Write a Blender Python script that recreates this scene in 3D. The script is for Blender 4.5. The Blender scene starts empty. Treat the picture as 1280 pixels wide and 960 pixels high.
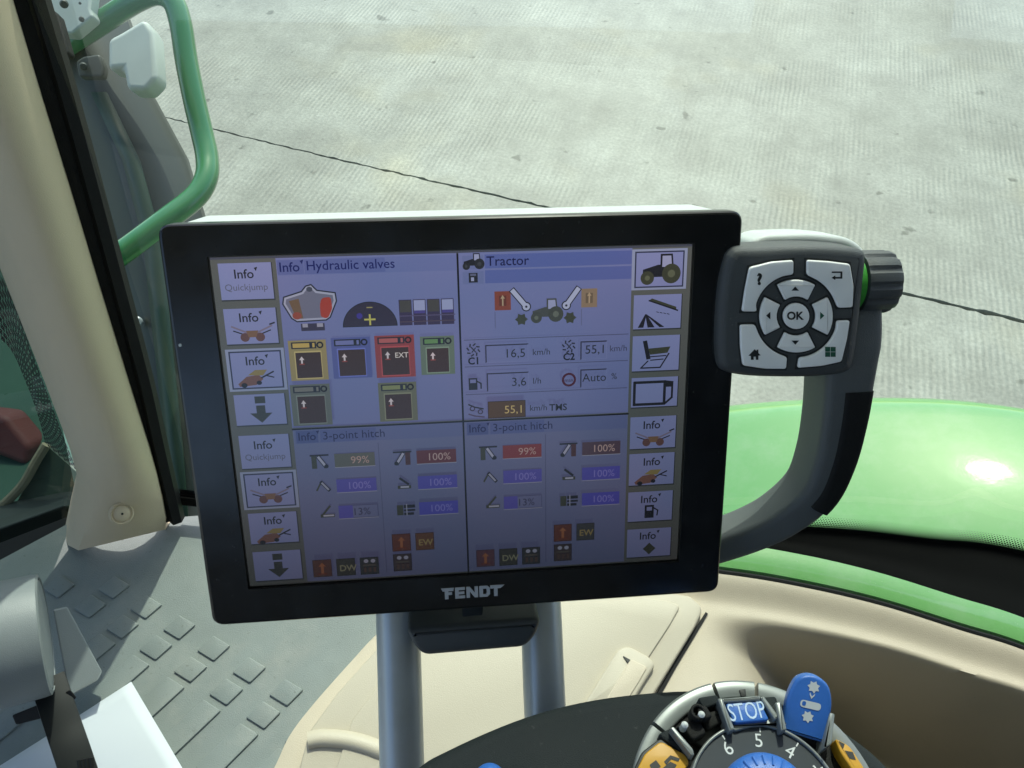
import bpy, bmesh, math, random
from mathutils import Vector, Matrix
random.seed(7)
R = math.radians
S = bpy.context.scene
COL = S.collection

# ------------------------------------------------------------------ camera, world, sun, exposure
PITCH, FOC, HC = R(50.0), 1000.0, 2.5          # looking down 50 deg, focal length in photo pixels, eye height over the yard
cam = bpy.data.cameras.new('camera'); camo = bpy.data.objects.new('camera', cam); COL.objects.link(camo)
cam.sensor_width = 36; cam.lens = 36*FOC/1280; cam.clip_start = 0.02; cam.clip_end = 300
camo.location = (0, 0, HC); camo.rotation_euler = (math.pi/2-PITCH, 0, 0)
S.camera = camo
cam.dof.use_dof = False

SUN_EL, SUN_AZ = R(50), R(10)                  # azimuth right of +Y
EXPO = 1.06
w = bpy.data.worlds.new('World'); S.world = w; w.use_nodes = True
nt = w.node_tree; nt.nodes.clear()
sky = nt.nodes.new('ShaderNodeTexSky'); sky.sky_type = 'NISHITA'; sky.sun_disc = False
sky.sun_elevation = SUN_EL; sky.sun_rotation = SUN_AZ; sky.altitude = 60; sky.dust_density = 2.0; sky.air_density = .95; sky.ozone_density = .8
bg = nt.nodes.new('ShaderNodeBackground'); bg.inputs[1].default_value = 0.15
wo = nt.nodes.new('ShaderNodeOutputWorld')
nt.links.new(sky.outputs[0], bg.inputs[0]); nt.links.new(bg.outputs[0], wo.inputs[0])
sl = bpy.data.lights.new('sun', 'SUN'); sl.energy = 2.0; sl.angle = R(0.55); sl.color = (1, .955, .89)
so = bpy.data.objects.new('sun', sl); COL.objects.link(so); so.location = (1, 4, 8)
sd = Vector((math.sin(SUN_AZ)*math.cos(SUN_EL), math.cos(SUN_AZ)*math.cos(SUN_EL), math.sin(SUN_EL)))
so.rotation_euler = sd.to_track_quat('Z', 'Y').to_euler()
S.view_settings.view_transform = 'Standard'; S.view_settings.look = 'None'
S.view_settings.gamma = 1; S.view_settings.exposure = EXPO; S.view_settings.use_curve_mapping = False
S.render.resolution_x, S.render.resolution_y = 1024, 768

# ------------------------------------------------------------------ helpers
def ray(px, py):
    a, v = (px-640)/FOC, (py-480)/FOC
    return Vector((a, math.cos(PITCH)-v*math.sin(PITCH), -(math.sin(PITCH)+v*math.cos(PITCH))))
EYE = Vector((0, 0, HC))
def P(px, py, d): return EYE + ray(px, py)*d                   # point at a camera depth
def PZ(px, py, z): r = ray(px, py); return EYE + r*((z-HC)/r.z)  # point on a level plane
def lin(c): return c/12.92 if c <= .04045 else ((c+.055)/1.055)**2.4
def rgb(r, g, b): return (lin(r/255), lin(g/255), lin(b/255))
def sst(a, b, x):
    t = max(0, min(1, (x-a)/(b-a))); return t*t*(3-2*t)

MATS = {}
def mat(name, col, rough=.5, metal=0, var=.12, scale=30, bump=0, bscale=400, spec=.5, coat=0, rvar=.1, emit=None):
    if name in MATS: return MATS[name]
    m = bpy.data.materials.new(name); m.use_nodes = True; MATS[name] = m
    n = m.node_tree; b = n.nodes['Principled BSDF']; L = n.links
    tc = n.nodes.new('ShaderNodeTexCoord')
    no = n.nodes.new('ShaderNodeTexNoise'); no.inputs['Scale'].default_value = scale; no.inputs['Detail'].default_value = 6
    L.new(tc.outputs['Object'], no.inputs['Vector'])
    mx = n.nodes.new('ShaderNodeMix'); mx.data_type = 'RGBA'
    mx.inputs[6].default_value = (*[c*(1-var) for c in col], 1); mx.inputs[7].default_value = (*[min(1, c*(1+var)) for c in col], 1)
    L.new(no.outputs[0], mx.inputs[0]); L.new(mx.outputs[2], b.inputs['Base Color'])
    mr = n.nodes.new('ShaderNodeMapRange'); mr.inputs[3].default_value = max(.02, rough-rvar); mr.inputs[4].default_value = min(1, rough+rvar)
    L.new(no.outputs[0], mr.inputs[0]); L.new(mr.outputs[0], b.inputs['Roughness'])
    b.inputs['Metallic'].default_value = metal; b.inputs['Specular IOR Level'].default_value = spec
    b.inputs['Coat Weight'].default_value = coat; b.inputs['Coat Roughness'].default_value = .04
    if bump:
        n2 = n.nodes.new('ShaderNodeTexNoise'); n2.inputs['Scale'].default_value = bscale; n2.inputs['Detail'].default_value = 3
        L.new(tc.outputs['Object'], n2.inputs['Vector'])
        bp = n.nodes.new('ShaderNodeBump'); bp.inputs['Strength'].default_value = bump; bp.inputs['Distance'].default_value = .001
        L.new(n2.outputs[0], bp.inputs['Height']); L.new(bp.outputs[0], b.inputs['Normal'])
    return m

def wm(o): return (wm(o.parent) @ o.matrix_parent_inverse if o.parent else Matrix()) @ o.matrix_basis
class MB:                                                        # collects geometry; build() links ONE mesh object
    def __init__(s): s.v = []; s.f = []; s.c = []
    def add(s, vs, fs, col=None):
        o = len(s.v); s.v += [Vector(p) for p in vs]
        for f in fs: s.f.append([i+o for i in f]); s.c.append(col or (1, 1, 1))
        return s
    def box(s, x0, y0, z0, x1, y1, z1):
        return s.add([(x0,y0,z0),(x1,y0,z0),(x1,y1,z0),(x0,y1,z0),(x0,y0,z1),(x1,y0,z1),(x1,y1,z1),(x0,y1,z1)],
                     [(3,2,1,0),(4,5,6,7),(0,1,5,4),(1,2,6,5),(2,3,7,6),(3,0,4,7)])
    def rings(s, rs, closed=True, cap0=True, cap1=True):
        n = len(rs[0]); vs = [p for r in rs for p in r]; fs = []
        for i in range(len(rs)-1):
            for j in range(n if closed else n-1):
                k = (j+1) % n; fs.append((i*n+j, i*n+k, (i+1)*n+k, (i+1)*n+j))
        if cap0 and closed: fs.append(tuple(range(n))[::-1])
        if cap1 and closed: fs.append(tuple((len(rs)-1)*n+j for j in range(n)))
        return s.add(vs, fs)
    def prism(s, pts, z0, z1, cham=0, fn=None, inset=None):       # outline in the xy plane, raised along z, with a chamfered top
        fn = fn or (lambda x, y, z: Vector((x, y, z)))
        if area(pts) < 0: pts = pts[::-1]
        rs = [[fn(x, y, z0) for x, y in pts]]
        if cham:
            for k in range(0, 4):
                a = k/3*math.pi/2
                q = offset(pts, -cham*(1-math.cos(a))); zz = z1-cham+cham*math.sin(a) if z1 > z0 else z1+cham-cham*math.sin(a)
                rs.append([fn(x, y, zz) for x, y in q])
        else: rs.append([fn(x, y, z1) for x, y in pts])
        return s.rings(rs)
    def tube(s, path, r, seg=16, cap=True):
        path = [Vector(p) for p in path]; rs = []; up = None
        for i, p in enumerate(path):
            t = (path[min(i+1, len(path)-1)]-path[max(i-1, 0)]).normalized()
            if up is None: up = t.orthogonal().normalized()
            up = (up-t*up.dot(t)).normalized(); b = t.cross(up)
            rr = r[i] if isinstance(r, (list, tuple)) else r
            rs.append([p+(up*math.cos(a)+b*math.sin(a))*rr for a in [2*math.pi*k/seg for k in range(seg)]])
        return s.rings(rs, True, cap, cap)
    def sweep(s, path, ups, prof):                                # profile (a along side, b along up) swept; prof may be a function of i
        rs = []
        for i, p in enumerate(path):
            t = (path[min(i+1, len(path)-1)]-path[max(i-1, 0)]).normalized()
            u = ups[i] if isinstance(ups, list) else ups
            u = (u-t*u.dot(t)).normalized(); b = t.cross(u)
            pr = prof(i) if callable(prof) else prof
            rs.append([p+b*a+u*c for a, c in pr])
        return s.rings(rs)
    def grid(s, rows):
        n = len(rows[0]); return s.add([p for r in rows for p in r],
            [(i*n+j, i*n+j+1, (i+1)*n+j+1, (i+1)*n+j) for i in range(len(rows)-1) for j in range(n-1)])
    def lathe(s, prof, o, ax, seg=48):                            # prof: (radius, height along ax)
        ax = Vector(ax).normalized(); e = ax.orthogonal().normalized(); g = ax.cross(e); o = Vector(o)
        return s.rings([[o+ax*h+(e*math.cos(2*math.pi*k/seg)+g*math.sin(2*math.pi*k/seg))*max(r, 1e-5) for k in range(seg)] for r, h in prof])
    def build(s, name, m, parent=None, smooth=35, bevel=0, solid=0, cols=False):
        me = bpy.data.meshes.new(name)
        org = wm(parent).inverted() if parent is not None else None
        vs = s.v
        if parent is not None and not getattr(s, 'local', False): vs = [org @ p for p in vs]
        me.from_pydata([tuple(p) for p in vs], [], s.f)
        if cols:
            at = me.color_attributes.new('Col', 'FLOAT_COLOR', 'CORNER')
            for pl in me.polygons:
                for li in pl.loop_indices: at.data[li].color = (*s.c[pl.index], 1)
        bm = bmesh.new(); bm.from_mesh(me)
        if not cols: bmesh.ops.recalc_face_normals(bm, faces=bm.faces)
        bm.to_mesh(me); bm.free()
        if smooth:
            me.shade_smooth(); me.set_sharp_from_angle(angle=R(smooth))
        me.materials.append(m)
        o = bpy.data.objects.new(name, me); COL.objects.link(o)
        if parent is not None: o.parent = parent; o.matrix_parent_inverse = Matrix()
        if solid:
            md = o.modifiers.new('thickness', 'SOLIDIFY'); md.thickness = solid; md.offset = -1
        if bevel:
            md = o.modifiers.new('bevel', 'BEVEL'); md.width = bevel; md.segments = 3; md.limit_method = 'ANGLE'; md.angle_limit = R(40)
            md.harden_normals = True
        return o
def area(p): return sum(p[i][0]*p[(i+1) % len(p)][1]-p[(i+1) % len(p)][0]*p[i][1] for i in range(len(p)))/2
def offset(pts, d):                                               # d<0 shrinks a counter-clockwise outline
    out = []; n = len(pts)
    for i in range(n):
        p0, p, p1 = Vector(pts[i-1]), Vector(pts[i]), Vector(pts[(i+1) % n])
        a, b = (p-p0), (p1-p)
        a = a.normalized() if a.length > 1e-9 else b.normalized(); b = b.normalized() if b.length > 1e-9 else a
        nn = Vector((a.y+b.y, -(a.x+b.x)))
        if nn.length < 1e-6: nn = Vector((a.y, -a.x))
        nn.normalize(); k = max(.5, nn.dot(Vector((a.y, -a.x))))
        out.append((p.x+nn.x*d/k, p.y+nn.y*d/k))
    return out
def rnd(pts, r, seg=5):                                           # rounds the corners of a polygon
    out = []; n = len(pts)
    for i in range(n):
        p0, p, p1 = Vector(pts[i-1]), Vector(pts[i]), Vector(pts[(i+1) % n])
        rr = r[i] if isinstance(r, (list, tuple)) else r
        a, b = (p0-p), (p1-p); la, lb = a.length, b.length; rr = min(rr, la*.48, lb*.48)
        if rr <= 1e-6: out.append(tuple(p)); continue
        q0, q1 = p+a/la*rr, p+b/lb*rr
        for k in range(seg+1):
            t = k/seg; q = q0*(1-t)**2+p*2*t*(1-t)+q1*t*t; out.append((q.x, q.y))
    return out
def crv(pts, n=8):                                                # Catmull-Rom through points
    pts = [Vector(p) for p in pts]; out = []
    for i in range(len(pts)-1):
        p0, p1, p2, p3 = pts[max(i-1, 0)], pts[i], pts[i+1], pts[min(i+2, len(pts)-1)]
        for k in range(n):
            t = k/n
            out.append(.5*((2*p1)+(p2-p0)*t+(2*p0-5*p1+4*p2-p3)*t*t+(3*p1-p0-3*p2+p3)*t**3))
    out.append(pts[-1]); return out
def interp(tab, x):
    if x <= tab[0][0]: return tab[0][1]
    for (a, p), (b, q) in zip(tab, tab[1:]):
        if x <= b: return p+(q-p)*(x-a)/(b-a)
    return tab[-1][1]
def thing(name, label, cat, loc, rot=None, group=None):
    o = bpy.data.objects.new(name, None); COL.objects.link(o); o.empty_display_size = .05
    o.matrix_world = Matrix.Translation(Vector(loc)) @ (rot.to_4x4() if rot else Matrix())
    return tag(o, label, cat, group)
def tag(o, label, cat, group=None):
    o['label'] = label; o['category'] = cat
    if group: o['group'] = group
    return o
def struct(o): o['kind'] = 'structure'; return o
TXT = {}
def text(s, size, bold=0.0, shear=0):                             # lettering as flat polygons: verts (x,y), faces, width
    k = (s, bold, shear)
    if k not in TXT:
        c = bpy.data.curves.new('t', 'FONT'); c.body = s; c.size = 1; c.offset = bold; c.shear = shear; c.resolution_u = 3
        o = bpy.data.objects.new('t', c); COL.objects.link(o)
        dg = bpy.context.evaluated_depsgraph_get(); me = o.evaluated_get(dg).to_mesh()
        TXT[k] = ([(v.co.x, v.co.y) for v in me.vertices], [tuple(p.vertices) for p in me.polygons])
        bpy.data.objects.remove(o)
    v, f = TXT[k]; v = [(x*size, y*size) for x, y in v]
    return v, f, (max(x for x, y in v) if v else 0)

# ------------------------------------------------------------------ materials
BEIGE = mat('beige_plastic', (.55, .475, .36), .55, var=.05, scale=9, bump=.25, bscale=1500)
PILLARM = mat('pillar_plastic', (.57, .475, .325), .6, var=.05, scale=9, bump=.25, bscale=1500)
LIDM = mat('lid_plastic', (.49, .435, .335), .5, var=.04, scale=12, bump=.2, bscale=1500)
MATM = mat('grey_rubber', (.195, .225, .215), .5, var=.2, scale=26, bump=.3, bscale=1200)
DARKP = mat('dark_plastic', (.05, .056, .058), .48, var=.1, scale=40, bump=.35, bscale=2500)
ARMP = mat('armrest_plastic', (.014, .019, .021), .65, var=.08, scale=30, bump=.4, bscale=2200, spec=.2)
BLACKG = mat('black_gloss', (.006, .0065, .007), .2, var=.3, scale=45, rvar=.12)
BLACKR = mat('black_rubber', (.010, .0105, .0105), .6, var=.2, scale=50, bump=.3, bscale=1500, spec=.2)
SHELL = mat('shell_plastic', (.52, .56, .54), .45, var=.04, scale=30, bump=.2, bscale=2500)
KEYM = mat('key_silver', (.88, .89, .87), .42, metal=0, var=.05, scale=80, bump=.15, bscale=3000)
STEEL = mat('painted_steel', (.42, .46, .48), .33, metal=.3, var=.06, scale=60)
ALU = mat('silver_plastic', (.21, .23, .225), .35, metal=.3, var=.07, scale=70)
GREEN = mat('green_paint', (.118, .325, .092), .6, var=.10, scale=8, coat=1, rvar=.05, spec=.2)
def orange_peel(m, sc, st):
    n = m.node_tree; t = n.nodes.new('ShaderNodeTexNoise'); t.inputs['Scale'].default_value = sc; t.inputs['Detail'].default_value = 4
    c = n.nodes.new('ShaderNodeTexCoord'); n.links.new(c.outputs['Object'], t.inputs['Vector'])
    b = n.nodes.new('ShaderNodeBump'); b.inputs['Strength'].default_value = st; b.inputs['Distance'].default_value = .002; n.links.new(t.outputs[0], b.inputs['Height'])
    n.links.new(b.outputs[0], n.nodes['Principled BSDF'].inputs['Coat Normal'])
orange_peel(GREEN, 35, .12)
GREEN.node_tree.nodes['Principled BSDF'].inputs['Coat IOR'].default_value = 1.65
GREEN.node_tree.nodes['Principled BSDF'].inputs['Coat Roughness'].default_value = .055
GREEN_D = mat('dark_green_paint', (.022, .05, .032), .45, var=.15, scale=6)
BLUE = mat('blue_plastic', (.03, .13, .45), .35, var=.1, scale=90, bump=.2, bscale=2500)
ORANGE = mat('orange_plastic', (.52, .27, .015), .45, var=.06, scale=90)
WHITEP = mat('white_print', (.55, .58, .58), .5, var=.03)
BLACKP = mat('black_print', (.012, .014, .014), .5, var=.03)
GREENP = mat('green_print', (.02, .1, .06), .5, var=.05)
PAPER = mat('paper', (.60, .64, .68), .7, var=.02, scale=5)
REDM = mat('red_paint', (.22, .06, .055), .6, var=.2, scale=8)
GREYBODY = mat('grey_body', (.036, .044, .038), .5, var=.15, scale=6)
GLOWG = mat('green_ring', (.05, .33, .04), .4, var=.05)

def dust(m, sc, lo, hi, col, fac):                                # fine dust, specks or grime over a base colour
    n = m.node_tree; L = n.links; b = n.nodes['Principled BSDF']; src = b.inputs['Base Color'].links[0].from_socket
    tc = n.nodes.new('ShaderNodeTexCoord'); t = n.nodes.new('ShaderNodeTexNoise'); t.inputs['Scale'].default_value = sc; t.inputs['Detail'].default_value = 5; t.inputs['Roughness'].default_value = .7
    L.new(tc.outputs['Object'], t.inputs['Vector'])
    r = n.nodes.new('ShaderNodeMapRange'); r.inputs[1].default_value = lo; r.inputs[2].default_value = hi; r.inputs[3].default_value = 0; r.inputs[4].default_value = fac
    L.new(t.outputs[0], r.inputs[0])
    x = n.nodes.new('ShaderNodeMix'); x.data_type = 'RGBA'; x.inputs[7].default_value = (*col, 1)
    L.new(r.outputs[0], x.inputs[0]); L.new(src, x.inputs[6]); L.new(x.outputs[2], b.inputs['Base Color'])
dust(BLACKG, 420, .66, .72, (.12,.12,.11), .5); dust(BLACKG, 30, .5, .8, (.05,.052,.055), .25)
dust(MATM, 18, .50, .75, (.33,.33,.29), .40); dust(MATM, 260, .62, .70, (.08,.08,.07), .55)
dust(BEIGE, 14, .55, .8, (.36,.32,.24), .22); dust(BEIGE, 500, .68, .72, (.2,.18,.13), .5)
dust(LIDM, 14, .55, .8, (.36,.32,.25), .2); dust(LIDM, 500, .69, .73, (.22,.2,.15), .5)
dust(PILLARM, 10, .5, .8, (.33,.30,.23), .3); dust(GREEN, 16, .48, .8, (.36,.42,.33), .22); dust(GREEN, 500, .66, .71, (.4,.45,.38), .4)
dust(DARKP, 300, .63, .7, (.16,.16,.15), .35); dust(ARMP, 260, .64, .7, (.1,.1,.1), .35); dust(STEEL, 40, .5, .8, (.3,.3,.28), .3)

def concrete():
    m = bpy.data.materials.new('tamped_concrete'); m.use_nodes = True; n = m.node_tree; L = n.links; b = n.nodes['Principled BSDF']
    N = n.nodes.new
    tc = N('ShaderNodeTexCoord'); mp = N('ShaderNodeMapping'); mp.inputs['Rotation'].default_value = (0, 0, R(17))
    L.new(tc.outputs['Object'], mp.inputs['Vector'])
    def noise(sc, det=5, src=None, rough=.6):
        t = N('ShaderNodeTexNoise'); t.inputs['Scale'].default_value = sc; t.inputs['Detail'].default_value = det; t.inputs['Roughness'].default_value = rough
        L.new(src or mp.outputs[0], t.inputs['Vector']); return t.outputs[0]
    def ramp(src, *st):
        r = N('ShaderNodeValToRGB'); e = r.color_ramp.elements
        e[0].position, e[0].color = st[0][0], (*st[0][1], 1); e[1].position, e[1].color = st[1][0], (*st[1][1], 1)
        for p_, c_ in st[2:]: q = e.new(p_); q.color = (*c_, 1)
        L.new(src, r.inputs[0]); return r.outputs[0]
    def mul(a, c, fac=1, mode='MULTIPLY'):
        x = N('ShaderNodeMix'); x.data_type = 'RGBA'; x.blend_type = mode; x.inputs[0].default_value = fac
        L.new(a, x.inputs[6]); L.new(c, x.inputs[7]); return x.outputs[2]
    base = ramp(noise(1.1, 7), (.3, (.212, .212, .170)), (.72, (.318, .320, .272)))
    st = N('ShaderNodeMapping'); st.inputs['Scale'].default_value = (9, 1.1, 1); L.new(mp.outputs[0], st.inputs['Vector'])
    base = mul(base, ramp(noise(1.6, 6, st.outputs[0]), (.3, (.90, .90, .90)), (.7, (1.06, 1.06, 1.06))))
    base = mul(base, ramp(noise(55, 4), (.3, (.76, .76, .75)), (.75, (1.2, 1.2, 1.2))))
    base = mul(base, ramp(noise(7, 3, None, .5), (.275, (.38, .39, .35)), (.325, (1, 1, 1))))                # dark pits and oil drops
    base = mul(base, ramp(noise(2.6, 8, None, .7), (.34, (.76, .76, .74)), (.68, (1.18, 1.19, 1.18))))                      # worn pale patches
    base = mul(base, ramp(noise(.8, 3), (.56, (1, 1, 1)), (.72, (1.05, .96, .78))))                       # tan stains
    # ridges left by the tamping beam, 26 mm apart, worn away in places
    wv = N('ShaderNodeTexWave'); wv.bands_direction = 'X'; wv.inputs['Scale'].default_value = 1/.026/ (2*math.pi) *  (2*math.pi)/20*math.pi/ math.pi * 1.0
    wv.inputs['Scale'].default_value = .314/.027; wv.inputs['Distortion'].default_value = 1.5; wv.inputs['Detail'].default_value = 2; wv.inputs['Detail Scale'].default_value = .6
    L.new(mp.outputs[0], wv.inputs['Vector'])
    wear = ramp(noise(1.7, 7, None, .68), (.44, (.03, .03, .03)), (.68, (.85, .85, .85)))
    rid = mul(wv.outputs['Color'], wear)
    base = mul(base, ramp(rid, (0, (.93, .93, .93)), (1, (1.1, 1.1, 1.1))))
    L.new(base, b.inputs['Base Color']); b.inputs['Roughness'].default_value = .52
    ad = mul(rid, noise(60, 6, None, .75), .8, 'ADD')
    bp = N('ShaderNodeBump'); bp.inputs['Strength'].default_value = .42; bp.inputs['Distance'].default_value = .005
    L.new(ad, bp.inputs['Height']); L.new(bp.outputs[0], b.inputs['Normal'])
    return m
CONC = concrete()

def glass(name, tint, frit=None):
    m = bpy.data.materials.new(name); m.use_nodes = True; n = m.node_tree; n.nodes.clear(); L = n.links; N = n.nodes.new
    tr = N('ShaderNodeBsdfTransparent'); tr.inputs[0].default_value = (*tint, 1)
    gl = N('ShaderNodeBsdfGlossy'); gl.inputs['Roughness'].default_value = .02
    lw = N('ShaderNodeLayerWeight'); pw = N('ShaderNodeMath'); pw.operation = 'POWER'; pw.inputs[1].default_value = 5
    L.new(lw.outputs['Facing'], pw.inputs[0]); fr = N('ShaderNodeMath'); fr.operation = 'MULTIPLY_ADD'; fr.inputs[1].default_value = .95; fr.inputs[2].default_value = .05
    L.new(pw.outputs[0], fr.inputs[0])
    mx = N('ShaderNodeMixShader'); L.new(fr.outputs[0], mx.inputs[0]); L.new(tr.outputs[0], mx.inputs[1]); L.new(gl.outputs[0], mx.inputs[2])
    out = N('ShaderNodeOutputMaterial'); L.new(mx.outputs[0], out.inputs[0]); return m
GLASS = glass('tinted_glass', (.80, .91, .82))
GLASS_D = glass('dark_tinted_glass', (.17, .225, .20))

# ------------------------------------------------------------------ the setting: yard of two concrete slabs
base = MB().add([(-40,-40,-.16),(40,-40,-.16),(40,60,-.16),(-40,60,-.16)], [(0,1,2,3)])
ground = struct(base.build('ground', mat('earth', (.06,.055,.045), .9, var=.3, scale=4), smooth=0))
ja, jb = PZ(240, 155, 0), PZ(1280, 401, 0); jd = (jb-ja); jd.z = 0; jd.normalize(); jn = Vector((-jd.y, jd.x, 0))
joint = []
for k in range(-260, 261):
    tt = k*.035 if abs(k) < 200 else math.copysign(7+(abs(k)-200)*.55, k)
    joint.append((ja+jd*(tt+1.6), math.sin(tt*2.1)*.006+random.uniform(-.004, .004), (.0075+.006*random.random()+(.005 if random.random() < .15 else 0))*(.5+.5*sst(-1.5, 2.5, tt))))
for sgn in (1, -1):
    q = [p+jn*(o+sgn*wd) for p, o, wd in joint]
    far = [q[-1]+jn*sgn*40, q[0]+jn*sgn*40]
    pts = [(p.x, p.y) for p in q+far]
    MB().prism(pts, -.15, 0).build('concrete_slab', CONC, ground, smooth=0)

# ------------------------------------------------------------------ tractor cab shell (unseen roof and walls, added to shade the interior)
roof = MB().box(-.8, -1.35, HC+.36, .95, .55, HC+.45)
struct(roof.build('cab_shade_roof', mat('headliner', (.66, .65, .58), .9, var=.05), bevel=.02))
rw = MB().box(-1.1, -1.35, HC-1.1, .95, -1.3, HC-.05).box(.9, -1.29, HC-1.1, .95, .1, HC+.355)
struct(rw.build('cab_shade_wall', mat('cab_lining', (.22, .21, .18), .8, var=.05), bevel=.01))
fl = MB().box(-1.05, -1.3, HC-1.15, .62, .22, HC-1.1)
struct(fl.build('cab_floor', mat('floor_mat', (.035, .035, .035), .9, var=.2)))

seat = bpy.data.objects.new('seat_light_blocker', None); COL.objects.link(seat); seat.location = (0, -.38, HC-1.1); struct(seat)  # unseen seat added to block light falling on the bin
SEATM = mat('seat_fabric', (.03, .032, .034), .9, var=.2, bump=.3, bscale=900)
MB().box(-.32, -.66, HC-.86, .28, -.12, HC-.70).build('blocker_cushion', SEATM, seat, bevel=.04)
MB().box(.29, -.66, HC-.80, .44, -.08, HC+.06).build('blocker_backrest', SEATM, seat, bevel=.05)
MB().box(-.18, -.52, HC-1.1, .2, -.24, HC-.865).build('blocker_pedestal', SEATM, seat, bevel=.02)

# ------------------------------------------------------------------ window sill line and side window
ZS = HC-.575
SILL = [PZ(x, y, ZS) for x, y in ((214,654),(300,662),(500,672),(700,684),(900,706),(1000,722),(1100,745),(1200,776),(1280,801),(1420,860))]
sill = crv(SILL, 8)
UPW = Vector((.0, .27, .96)).normalized()                          # the pane leans outwards
win = thing('side_window', 'green tinted cab side window with black dotted border and green lower rail', 'window', SILL[4])
rail_px = 27
rail_from = next(i for i, p in enumerate(sill) if p.x > PZ(330, 664, ZS).x)
railp = [p+Vector((0, .001, -.0016)) for p in sill[rail_from:]]
def rot_prof(w_, h_, n=16): return [(w_*math.cos(2*math.pi*k/n), h_*math.sin(2*math.pi*k/n)) for k in range(n)]
MB().sweep(railp, Vector((0,0,1)), [(.0035,-.012),(.0035,-.001),(.0022,.0012),(-.002,.0022),(-.008,.0026),(-.015,.0028),(-.0195,.0020),(-.021,-.012)]).build('lower_rail', GREEN, win, smooth=22)
MB().tube([p+Vector((0,-.0048,-.0030)) for p in sill[rail_from:]], .0022, 8).build('lower_seal', BLACKR, win)
def flw(x): return .005+.045*(max(0, min(.5, x-.10))/.27)**1.6
MB().grid([[p+Vector((0,.0235+k*flw(p.x),z_)) for p in sill] for k, z_ in ((-.3,-.008),(-.2,.0),(.05,.0012),(.2,.0002),(.5,.0004),(.58,.0014),(1.05,.0016),(1.08,-.006))]).build('glazing_flange', mat('flange_black', (.003,.0032,.003), .75, spec=.06), win, smooth=40)
gb = [p+Vector((0,.0245+flw(p.x),.0005)) for p in sill]
MB().grid([[p+UPW*h for p in gb] for h in [k*.05 for k in range(22)]]).build('glass_pane', GLASS, win, smooth=60)
# printed border: solid band, then dots that shrink towards the clear glass
gi = [p-UPW.cross(Vector((1,0,0))).normalized()*.0012*(1 if UPW.cross(Vector((1,0,0))).y > 0 else -1) for p in gb]
def bandh(x): return .0045
MB().grid([[p+UPW*h*bandh(p.x) for p in gi] for h in (-.06, .0, .5, 1)]).build('printed_border', mat('black_frit', (.006,.007,.007), .35), win, smooth=60)
dots = MB(); L_ = [0]
for a_, b_ in zip(gi, gi[1:]): L_.append(L_[-1]+(b_-a_).length)
def along(t):
    for i in range(len(L_)-1):
        if L_[i+1] >= t: k = (t-L_[i])/(L_[i+1]-L_[i]); return gi[i].lerp(gi[i+1], k), (gi[i+1]-gi[i]).normalized()
    return gi[-1], (gi[-1]-gi[-2]).normalized()
for r_ in range(7):
    rad = .00125-.00014*r_; h0_ = .0002+r_*.00185; t_ = .3+(r_ % 2)*.00105
    while t_ < L_[-1]-.002:
        c_, d_ = along(t_); t_ += .0021
        o_ = len(dots.v); h_ = h0_+bandh(c_.x)
        dots.add([c_+UPW*h_+(d_*math.cos(k*math.pi/3)+UPW*math.sin(k*math.pi/3))*rad for k in range(6)], [(0,1,2,3,4,5)])
d = dots.build('printed_dots', MATS['black_frit'], win, smooth=0); d['kind'] = 'stuff'

# ------------------------------------------------------------------ fender outside
fend = thing('rear_fender', 'glossy green wheel fender seen outside below the window', 'fender', PZ(1150, 600, HC-.78)-Vector((0,0,.3)))
rows = []
def fz_(x): return HC-.765+.035-.32*(max(0, 1.0-x))**2
def fedge(px, py):
    z = HC-.8
    for _ in range(12): p = PZ(px, py, z); z = fz_(p.x)-.03
    return PZ(px, py, z)
edge = crv([fedge(x, y) for x, y in ((420,640),(640,560),(760,530),(905,507),(1010,499),(1120,498),(1200,503),(1290,517),(1420,545))], 8)
for j in range(26):
    t = j/25; row = []
    for i, e in enumerate(edge):
        s_ = i/(len(edge)-1)
        y = e.y*t+.30*(1-t)
        x = e.x-.02*(1-t)
        rolled = -.03*max(0, (t-.86)/.14)**2.5
        z = fz_(x)+rolled+.03*math.sin(math.pi*(t*.83+.17))
        row.append(Vector((x, y, z)))
    rows.append(row)
for k in range(1, 5):
    rows.append([Vector((p.x, p.y+.002*k, p.z-.016*k)) for p in rows[25]])
MB().grid(rows).build('fender_shell', GREEN, fend, smooth=60, solid=.004)
MB().tube([p+Vector((0, .005, -.07)) for p in rows[25]], .008, 8).build('edge_trim', BLACKR, fend)

# ------------------------------------------------------------------ beige side console with bin
ZL = HC-.585
Lc = crv([PZ(x, y, ZL) for x, y in ((300,1080),(322,1000),(345,950),(362,915),(392,876),(440,822),(470,790),(520,745),(600,694))], 10)
Rc = [PZ(1560, 1100, ZL), PZ(1420, 868, ZL)]
NS, NT = 240, 170
def sill_y(x):
    for a_, b_ in zip(sill, sill[1:]):
        if b_.x >= x: k = (x-a_.x)/(b_.x-a_.x); return a_.y+(b_.y-a_.y)*max(0, k)
    return sill[-1].y+(sill[-1].y-sill[-2].y)/(sill[-1].x-sill[-2].x)*(x-sill[-1].x)
def console_z(x, y):
    dsill = sill_y(x)-y
    z = ZL
    z += .008*(1-sst(.006, .030, dsill))
    bx = sst(.140, .315, x)
    by = sst(.036, .062, dsill)
    z -= .16*bx*by
    return z
rows = []
for j in range(NT+1):
    t = j/NT; li = t*(len(Lc)-1); k = min(int(li), len(Lc)-2); l = Lc[k].lerp(Lc[k+1], li-k)
    row = []
    for i in range(NS+1):
        s_ = (i/NS)**1.0
        x = l.x+(.56-l.x)*s_
        y = l.y*(1-sst(0, .12, s_))+sst(0, .12, s_)*((-.12)*(1-t)+t*(sill_y(x)-.004))
        row.append(Vector((x, y, 0)))
    rows.append(row)
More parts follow.
